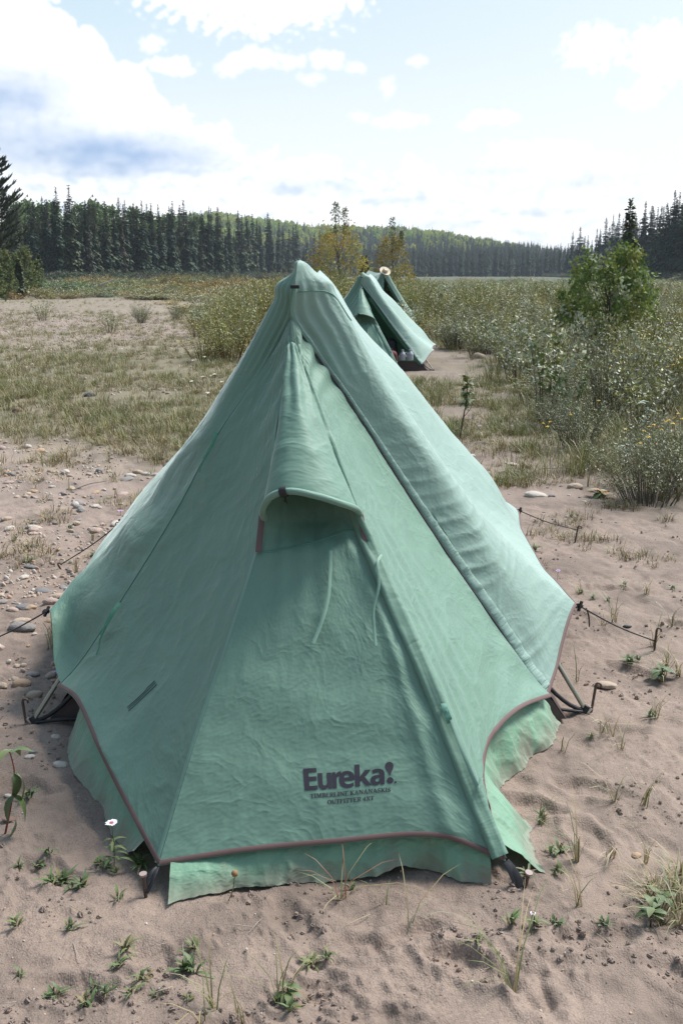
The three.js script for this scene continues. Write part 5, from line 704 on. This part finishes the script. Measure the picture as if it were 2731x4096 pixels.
// ---------------------------------------------------------------- small plants on the sand
{
  const r = rng(606), leafGeo = (len, w, bend) => { const P = []; for (let j = 0; j <= 5; j++) { const t = j / 5, hw = w * Math.sin(Math.min(1, t * .9 + .1) * 3.05) + .0004; P.push([-1, 0, 1].map((s) => V(s * hw, len * t * (1 - bend * t * .35) + (s ? .12 * hw : 0), len * bend * t * t))); } return gridGeo(P, w * 2, len); };
  const lm = [[.11, .165, .045], [.085, .135, .04], [.145, .175, .055], [.19, .16, .06]].map((c) => leafMat(...c));
  const lg = [leafGeo(.045, .0052, .5), leafGeo(.055, .006, .7), leafGeo(.038, .0065, .35), leafGeo(.06, .0045, .9)];
  const sprout = (px, py, s, label, group, n = 12) => { const [x, y, z] = gp(px, py), g = thing('seedling', label, 'seedling', [x, y - .004, z], r() * 6, group); const mat = lm[Math.floor(r() * 3)]; for (let k = 0; k < n; k++) { const l = part('leaf', lg[Math.floor(r() * 4)], r() < .14 ? lm[3] : mat, g); l.rotation.set(.12 + .55 * r() * (k / n + .3), 0, 0); const h = new THREE.Group(); l.rotation.order = 'YXZ'; l.rotation.y = k * 2.4 + r(); l.position.set((r() - .5) * .02, .012 * r() * s, (r() - .5) * .02); l.scale.setScalar(s * (.34 + .38 * r())); } part('stem', new THREE.CylinderGeometry(.0014, .002, .03 * s, 5).translate(0, .012 * s, 0), twig, g); return g; };
  const LA = 'small green seedling rosette on the sand at the lower left', GA = 'seedlings on the lower left sand', LB = 'small green seedling on the sand at the lower right', GB = 'seedlings on the lower right sand', LC = 'small green seedling near the bottom edge', GC = 'seedlings along the bottom';
  const zl = (a) => [a[0] * .3662, 1780 + a[1] * .3662];
  for (const [zx, zy, s, n] of [[190, 165, 1.25, 16], [240, 545, 1], [310, 510, 1], [120, 575, .8], [320, 670, 1.25, 18], [395, 640, 1.4, 20], [510, 690, 1.2, 16], [460, 700, .8], [615, 530, 1], [670, 550, 1.1], [740, 775, 1], [100, 955, 1.05], [440, 970, 1.1], [790, 1110, 1.15, 16], [745, 1205, 1.0], [1210, 1100, 1], [890, 1310, 1], [340, 1350, 1.1, 16], [600, 1330, .8], [660, 1370, 1.05], [830, 1400, .9], [120, 1285, .7], [980, 1400, .6], [730, 590, .8], [1190, 1415, .6]]) { const w = zy < 740 ? 'left of the front left stake' : zy < 1000 ? 'level with the front skirt edge' : zx > 700 ? 'below the front left corner' : 'in the bottom left corner'; sprout(...zl([zx, zy]), s, 'small green seedling rosette on the sand ' + w, 'seedlings ' + w, n ?? 12); }
  sprout(...zl([875, 570]), 1.5, 'green seedling under the curled flap of the left skirt', undefined, 20); sprout(...zl([1150, 1235]), 1.35, 'dark seedling clump on a clod left of the bottom centre, left half', undefined, 18); sprout(...zl([1215, 1240]), 1.25, 'dark seedling clump on a clod left of the bottom centre, right half', undefined, 16); sprout(...zl([545, 1455]), 1.15, 'upright seedling at the bottom left with long thin leaves beside it', undefined, 14);
  const zc = (x, y) => [516.7 + x * .3662, 1780 + y * .3662], zr = (x, y) => [993.9 + x * .3662, 1780 + y * .3662], zm = (x, y) => [993.9 + x * .3662, 1320.5 + y * .3662];
  for (const [x, y, s] of [[540, 1180, 1.1], [632, 1165, .95], [410, 1500, .9], [800, 715, .7]]) sprout(...zc(x, y), s, LC, GC);
  for (const [x, y, s] of [[800, 490, 1.2], [740, 510, .9], [780, 610, 1.1], [490, 960, 1.15], [630, 985, 1.2], [770, 975, 1.05], [1065, 960, .8], [575, 660, 1.1], [270, 1080, .8], [1350, 695, .8], [680, 300, .9]]) sprout(...zr(x, y), s, LB, GB);
  for (const [x, y, s] of [[1220, 540, 1.3], [1280, 530, 1], [1095, 160, 1], [1000, 150, 1.1], [930, 115, 1], [1360, 890, 1.2], [1200, 75, 1], [990, 1040, .8], [1500, 90, 1]]) sprout(...zm(x, y), s, 'small green seedling on the sand right of the main tent', 'seedlings right of the main tent');
  for (const [px, py, s] of [[1225, 1268, 1.9], [1445, 1525, 1.4], [1380, 1135, 1.3], [1310, 1190, 1], [215, 1275, 1.3], [190, 1350, 1.2], [35, 1240, 1.2], [160, 1215, 1.2], [70, 1290, 1.1], [330, 1225, 1], [345, 1090, 1.3]]) sprout(px, py, s, 'low green tuft of leaves on the gravelly sand beside the tent', 'leaf tufts beside the tent', 16);
  // plants with larger leaves
  const big = leafGeo(.10, .019, .9), mid = leafGeo(.055, .0125, .6), bigM = [leafMat(.085, .13, .035), leafMat(.12, .155, .045), leafMat(.065, .10, .03)], redStem = std(.20, .05, .04);
  { const b = [-.985, groundHeight(-.985, -2.64), -2.64], g = thing('leafy_plant', 'broad-leaved plant with a red stem leaning in at the left edge', 'plant', b); part('stem', tube([[0, 0, 0], [.03, .12, 0], [.045, .21, .01], [.04, .27, .02]], .0035, 10, 6, .5), redStem, g);
    [[.035, .13, .35, 1.35, 1.9, .95], [.045, .20, .9, 1.2, 2.1, 1], [.045, .20, -.4, 1.1, 2.4, .9], [.04, .26, 1.9, .7, 1.2, .8], [.04, .27, -1.4, .5, .7, .75], [.04, .13, -1.9, 1.2, 1.9, .9], [.04, .265, .3, .3, .6, .7], [.03, .07, .8, 1.5, 2.5, .9]].forEach(([x, y, a, , tilt, s], i) => { const l = part('leaf', big, bigM[i % 3], g); l.position.set(x, y, .01); l.rotation.order = 'YXZ'; l.rotation.set(tilt, a + 1.2, 0); l.scale.setScalar(s * .85); }); }
  const rosette = (px, py, n, label, s, hl, mats) => { const [x, y, z] = gp(px, py), g = thing('leafy_plant', label, 'plant', [x, y, z], r() * 6); part('stem', new THREE.CylinderGeometry(.002, .0025, hl, 6).translate(0, hl / 2, 0), twig, g); for (let k = 0; k < n; k++) { const l = part('leaf', mid, mats[Math.floor(r() * mats.length)], g); l.rotation.order = 'YXZ'; l.rotation.set(.5 + .9 * r(), k * 2.4 + r() * .5, 0); l.position.y = hl * (.4 + .6 * r()); l.scale.setScalar(s * (.7 + .5 * r())); } return g; };
  rosette(661, 2296, 8, 'bright green broad-leaved seedling at the bottom centre', .72, .04, [bigM[0], bigM[1]]);
  rosette(1378, 1142, 14, 'low plant with orange and green leaves on the sand right of the tent', 1.9, .05, [bigM[0], bigM[1], leafMat(.42, .16, .03), leafMat(.36, .24, .05)]);
  rosette(1432, 1112, 9, 'slender silver-leaved seedling standing before the right shrubs', 1.7, .34, [leafMat(.32, .38, .30), leafMat(.22, .28, .2)]); rosette(1478, 1015, 10, 'tall silver-leaved seedling left of the flowering shrub', 1.8, .42, [leafMat(.34, .40, .32), leafMat(.2, .26, .18)]); rosette(1512, 2095, 9, 'bright green plant in the grass patch at the lower right edge', .85, .05, [bigM[0], bigM[1]]); rosette(1492, 2130, 9, 'green plant at the left side of the lower right grass patch', .85, .06, [bigM[0], bigM[1]]); rosette(1518, 1880 - 320, 8, 'leafy green tuft by the grass at the right edge', 1.3, .05, [bigM[0], bigM[2]]);
  { // little poplar in the clearing
    const [x, y, z] = gp(1062, 1012), g = thing('poplar_sapling', 'little upright poplar sapling alone in the clearing by the tent edge', 'sapling', [x, y, z]); part('stem', mergeGeometries([tube([[-.03, 0, 0], [0, .22, 0], [.03, .42, 0], [.02, .66, 0]], .009, 10, 6, .3), tube([[.0, .22, 0], [.06, .3, .02], [.09, .38, .02]], .004, 6, 5, .5)]), twig, g); const ms = [bigM[0], bigM[1], leafMat(.17, .19, .05)]; for (let k = 0; k < 44; k++) { const l = part('leaf', mid, ms[Math.floor(r() * 3)], g), t = r(); l.rotation.order = 'YXZ'; l.rotation.set(.3 + 1.3 * r(), k * 2.4, 0); l.position.set(.02 + (r() - .5) * .03, .30 + .36 * t, (r() - .5) * .03); l.scale.setScalar(1.1 + 1.1 * r()); } }
  // flowers
  const petal = leafGeo(.016, .0045, .25), disc = new THREE.SphereGeometry(.0055, 10, 6).scale(1, .5, 1), white = std(.80, .76, .82, { roughness: .7 }), yel = std(.85, .52, .015, { roughness: .6 }), lil = std(.52, .32, .56), cen = std(.40, .10, .08), ycen = std(.70, .42, .03);
  const flower = (name, label, cat, p, h, s, pm, cm, n, group, tilt = .9) => { const g = thing(name, label, cat, p, r() * 6, group); part('stem', tube([[0, -.01, 0], [.004, h * .5, 0], [0, h, 0]], Math.max(.0012, s * .0012), 5, 5), lm[1], g); for (let k = 0; k < n; k++) { const l = part('petal', petal, pm, g); l.rotation.order = 'YXZ'; l.rotation.set(tilt + .5 * r(), k * 6.283 / n, 0); l.position.y = h; l.scale.setScalar(s); } const d = part('flower_centre', disc, cm, g); d.position.y = h + .003; d.scale.setScalar(s); return g; };
  { const [x, y, z] = gp(262, 1985), g = flower('aster_flower', 'white daisy-like flower on a stem in front of the left skirt', 'flower', [x, y, z], .135, 1.15, white, cen, 16); for (let k = 0; k < 12; k++) { const l = part('leaf', lg[1], lm[k % 3], g); l.rotation.order = 'YXZ'; l.rotation.set(.6 + .6 * r(), k * 2.4, 0); l.position.y = .02 + .07 * r(); l.scale.setScalar(.6 + .4 * r()); } }
  { const [x, y, z] = gp(1220, 2155); flower('aster_flower', 'tiny white flower below the front right tent corner', 'flower', [x, y, z], .06, .5, white, cen, 10); }
  { const [x, y, z] = gp(525, 2068), g = thing('seed_head', 'brown seed head on a thin stalk at the front skirt', 'seed head', [x, y, z]); part('stalk', tube([[0, 0, 0], [.012, .03, 0], [.018, .075, 0]], .0014, 6, 5), lm[3], g); part('head', new THREE.SphereGeometry(.009, 9, 7).scale(1, 1.1, 1).translate(.018, .08, 0), std(.27, .15, .07), g); }
  const fp = (px, py, D, h) => { const v = (1176 - py) / 2300, cs = Math.cos(13.4015 * R), sn = Math.sin(13.4015 * R), k = D / (v * sn + cs); return [(px - 784) / 2300 * k, 1.6 + (v * cs - sn) * k - h, -D]; };
  for (const [px, py, D] of [[1478, 990, 6.9], [1256, 979, 8.9], [1310, 952, 9.2], [1488, 1003, 6.8], [1500, 975, 6.9], [1518, 987, 6.9], [1530, 968, 7], [1535, 965, 7], [1548, 960, 7.1], [1556, 950, 7.1], [1565, 962, 7.0], [1545, 972, 6.9], [1490, 980, 7], [1374, 920, 9.3], [1435, 985, 7.2], [1246, 972, 9], [1262, 969, 9], [1470, 1018, 6.8], [1400, 845, 11], [1555, 830, 10], [1545, 838, 10], [1562, 822, 10], [1532, 842, 10], [1538, 800, 10.5], [1525, 790, 11]]) flower('cinquefoil_flower', 'yellow five-petalled flower on the shrubs at the right', 'flower', fp(px, py, D, .10), .10, D < 8 ? 1.05 : 1.2, yel, ycen, 5, 'yellow flowers on the right shrubs', 1.15);
  for (const [px, py, D] of [[60, 800, 21], [68, 806, 21], [76, 798, 21], [118, 805, 21], [62, 845, 17], [75, 838, 17], [444, 830, 15], [470, 822, 15.5], [466, 868, 13.6], [440, 878, 13.4], [485, 866, 13.4], [510, 880, 13], [492, 862, 13.4], [477, 905, 12.4]]) flower('white_flower', 'white wild flower in the grass left of the main tent', 'flower', fp(px, py, D, .12), .14, 2.0, white, ycen, 7, 'white flowers in the left grass', 1.2);
  for (const [px, py, h, lab] of [[1280, 1330, .05, 'single lilac flower on the sand by the right tent edge'], [128, 1560, .03, 'small purple flower above the left tent pole'], [278, 1185, .03, 'lilac flower in the gravel above the rear left guy line'], [300, 1186, .03, 'lilac flower nearest the rear left guy line'], [1173, 990, .05, 'lilac flower in the clearing right of the sapling'], [1100, 990, .05, 'lilac flower in the clearing beside the little sapling']]) { const [x, y, z] = gp(px, py); flower('lilac_flower', lab, 'flower', [x, y, z], h, -z > 6 ? 1.5 : .9, lil, lil, 8); }
  for (const [px, py, D] of [[1535, 742, 12], [1528, 748, 12], [1415, 832, 11.5], [1460, 850, 11]]) flower('lilac_flower', 'lilac flower among the shrubs at the right', 'flower', fp(px, py, D, .10), .1, 1.9, lil, lil, 8, 'lilac flowers in the right shrubs');
}
// ---------------------------------------------------------------- long grass lying and standing on the sand, twigs
{
  const r = rng(717), tuft = (px, py, n, len, lean, tones, label, group, az0, spread = 6.28) => { const [x, y, z] = gp(px, py), L = new Leaves(); for (let k = 0; k < n; k++) L.blade(V((r() - .5) * .02, -.004, (r() - .5) * .02), len * (.5 + .6 * r()), lean * (.5 + .9 * r()), .0015 + .0009 * r(), (az0 ?? 0) + (r() - .5) * spread, vary(pick(r, tones), r, .25), .25); return solo('grass_tuft', L.geo(), leafy, label, 'grass tuft', group, [x, y, z]); };
  const mixd = [[.4, C.straw], [.35, [.17, .19, .07]], [1, [.3, .26, .12]]], grn = [[.6, [.14, .18, .05]], [1, C.straw]], dry = [[.8, [.42, .35, .21]], [1, C.dry]];
  const zr = (x, y) => [993.9 + x * .3662, 1780 + y * .3662], zc = (x, y) => [516.7 + x * .3662, 1780 + y * .3662];
  tuft(...zr(490, 1380), 9, .22, 1.1, grn, 'long green grass blades lying across the sand at the bottom right of centre', undefined, 3.6, 3.2); tuft(...zr(900, 540), 12, .20, .55, grn, 'upright thin green grass tuft right of the front right corner'); tuft(...zr(1110, 515), 8, .13, .9, dry, 'pale dry grass tuft bending over right of the thin green one', undefined, 1.6, 1.2); tuft(...zr(1320, 190), 9, .15, .5, grn, 'thin upright grass tuft on the sand at the right'); tuft(...zr(1140, 180), 7, .15, .8, mixd, 'grass blades leaning left of the thin upright tuft'); tuft(...zr(680, 320), 8, .10, .6, mixd, 'small grass tuft beside the right skirt corner'); tuft(...zr(905, 840), 6, .16, .5, mixd, 'few thin blades standing below the green tuft'); tuft(...zr(1330, 550), 6, .12, .6, dry, 'pale dry blades left of the lower right grass patch');
  for (const [x, y] of [[1400, 700], [1460, 760], [1520, 720], [1390, 860], [1500, 850], [1555, 640], [1560, 790], [1440, 930], [1350, 780], [1540, 940]]) tuft(...zr(x, y), 16, .11, .9, mixd, 'straw and green grass clump in the patch at the lower right edge', 'grass clumps of the lower right patch');
  tuft(...zc(735, 770), 12, .16, 1.25, [[.5, C.straw], [.2, [.32, .12, .07]], [1, [.2, .2, .08]]], 'sprawling straw-coloured grass just in front of the skirt'); tuft(...zc(1160, 960), 5, .16, .8, [[.5, [.32, .36, .24]], [1, C.straw]], 'few grey-green blades on the sand below the skirt, right of centre', undefined, 5.2, 3.5); tuft(...zc(1000, 800), 3, .10, .9, grn, 'green blade pair between the two grass tufts below the skirt'); tuft(...zc(-60, 1480), 6, .15, .9, mixd, 'long straw and green blades at the bottom left', undefined, 4.2, 2); tuft(...zc(100, 1520), 6, .12, .5, grn, 'thin green blades beside the broad-leaved seedling'); tuft(...zc(350, 1430), 9, .14, .8, mixd, 'grass blades round the clod left of the bottom seedling'); tuft(...zc(-140, 1560), 6, .15, 1, mixd, 'long blades cut by the bottom edge at left');
  const zm = (x, y) => [993.9 + x * .3662, 1320.5 + y * .3662];
  for (const [x, y, n, l] of [[1110, 1030, 6, .16], [1050, 1010, 4, .12], [1130, 300, 9, .2], [1380, 440, 14, .16], [1060, 320, 8, .12], [1470, 560, 14, .12], [1540, 620, 16, .14], [1430, 660, 12, .14], [1400, 900, 8, .14], [900, 660, 5, .22], [920, 120, 12, .1], [1340, 120, 10, .12], [1200, 90, 9, .1], [1500, 330, 8, .16], [1170, 1110, 5, .12], [820, 1120, 4, .1]]) tuft(...zm(x, y), n, l, .85, mixd, 'straggling grass tuft on the sand ' + (y < 200 ? 'above the front right guy line' : y < 480 ? 'along the front right guy line' : y < 760 ? 'right of the right pole foot' : 'below the right pole foot'), 'grass tufts ' + (y < 200 ? 'above the guy' : y < 480 ? 'along the guy' : y < 760 ? 'right of the foot' : 'below the foot'));
  for (const [px, py, n, l, t] of [[1340, 1070, 16, .34, grn], [1215, 985, 12, .25, grn], [1160, 985, 10, .22, grn], [1335, 985, 12, .3, grn], [1490, 1130, 20, .4, mixd], [1520, 1150, 22, .42, mixd], [1555, 1150, 22, .42, mixd], [1350, 1115, 8, .2, grn]]) tuft(px, py, n, l, .35, t, 'tall green grass tuft at the foot of the right shrubs', 'tall tufts by the right shrubs');
  for (const [px, py, n, l] of [[120, 1475, 8, .16], [300, 1460 - 60, 10, .16], [160, 1130, 9, .22], [250, 1060, 12, .2], [85, 1120, 8, .2], [170, 1480 - 90, 7, .12], [175, 1310, 12, .14], [30, 1245, 12, .14], [65, 1290, 10, .12], [310, 1350, 14, .13], [205, 1590 - 70, 6, .12], [215, 1240, 10, .13], [115, 1490, 6, .12], [265, 1140, 8, .12]]) tuft(px, py, n, l, .6, mixd, 'thin grass tuft in the gravel left of the main tent', 'grass tufts left of the main tent');
  // twigs and straws
  const twigAt = (px, py, len, az, lab, mat = twig, rad = .003, group) => { const [x, y, z] = gp(px, py), dx = Math.cos(az) * len, dz = Math.sin(az) * len; solo('twig', tube([[0, .006, 0], [dx * .5, .012 + len * .03, dz * .5 + .01], [dx, .006, dz]], rad, 8, 5, .5), mat, lab, 'twig', group, [x, y, z]); };
  const strawM = std(.42, .34, .22), greyM = std(.33, .28, .24);
  twigAt(1235, 1078, .42, .15, 'pale bent twig on the sand before the low grey shrub', greyM, .005); twigAt(1140, 1022, .35, 2.9, 'thin bleached twig lying in the clearing right of the tent', greyM, .006); twigAt(1245, 1005, .3, .3, 'dry stick leaning by the low grey shrub', greyM, .005); twigAt(1380, 1130, .12, 2.0, 'short curved stick beside the orange-leaved plant', greyM, .004); twigAt(165, 1130, .4, -1.1, 'dead upright stalk in the gravel left of the tent', twig, .004);
  for (let k = 0; k < 60; k++) { const px = r() * 1560, py = 1560 + 780 * r(); if (px > 130 - (py - 1600) * .0 && px < 1260 && py < 2075) continue; twigAt(px, py, .03 + .09 * r(), r() * 6.28, 'short straw lying on the sand ' + (px < 520 ? 'at the lower left' : px < 1150 ? 'at the bottom centre' : py < 1950 ? 'right of the tent' : 'at the lower right'), r() < .6 ? strawM : greyM, .0011, 'straws ' + (px < 520 ? 'lower left' : px < 1150 ? 'bottom centre' : py < 1950 ? 'right' : 'lower right')); }
  // crumbs of turned sand
  const list = []; for (let k = 0; k < 9000; k++) { const D = 1.75 + 5 * Math.pow(r(), 1.6), x = (r() - .5) * D * .86, z = -D; if (noise(x * 3 + 8, z * 3) < .08 || (x > -.95 && x < .8 && D > 2.5)) continue; list.push([x, z, .0018 + .0065 * r() ** 3, r()]); }
  const m = new THREE.InstancedMesh((() => { const g = new THREE.IcosahedronGeometry(1, 2), p = g.attributes.position; for (let i = 0; i < p.count; i++) { const x = p.getX(i), y = p.getY(i), z = p.getZ(i), f = 1 + .5 * noise(x * 2.2 + z, y * 2.2 - z) + .2 * noise(x * 5, z * 5); p.setXYZ(i, x * f, y * f, z * f); } g.computeVertexNormals(); return g; })(), std(.245, .185, .152, { roughness: 1, side: THREE.FrontSide }), list.length), M4 = new THREE.Matrix4(), q = new THREE.Quaternion(); list.forEach(([x, z, s, t], i) => { q.setFromEuler(new THREE.Euler(t * 9, t * 40, t * 5)); m.setMatrixAt(i, M4.compose(V(x, groundHeight(x, z) + s * .3, z), q, V(s * (.8 + t * .6), s * .8, s))); }); m.name = 'sand_clods'; m.castShadow = m.receiveShadow = true; m.userData = { kind: 'stuff', label: 'crumbs of damp sand scattered on the ground', category: 'sand clods' }; scene.add(m);
}
renderer.render(scene, camera);
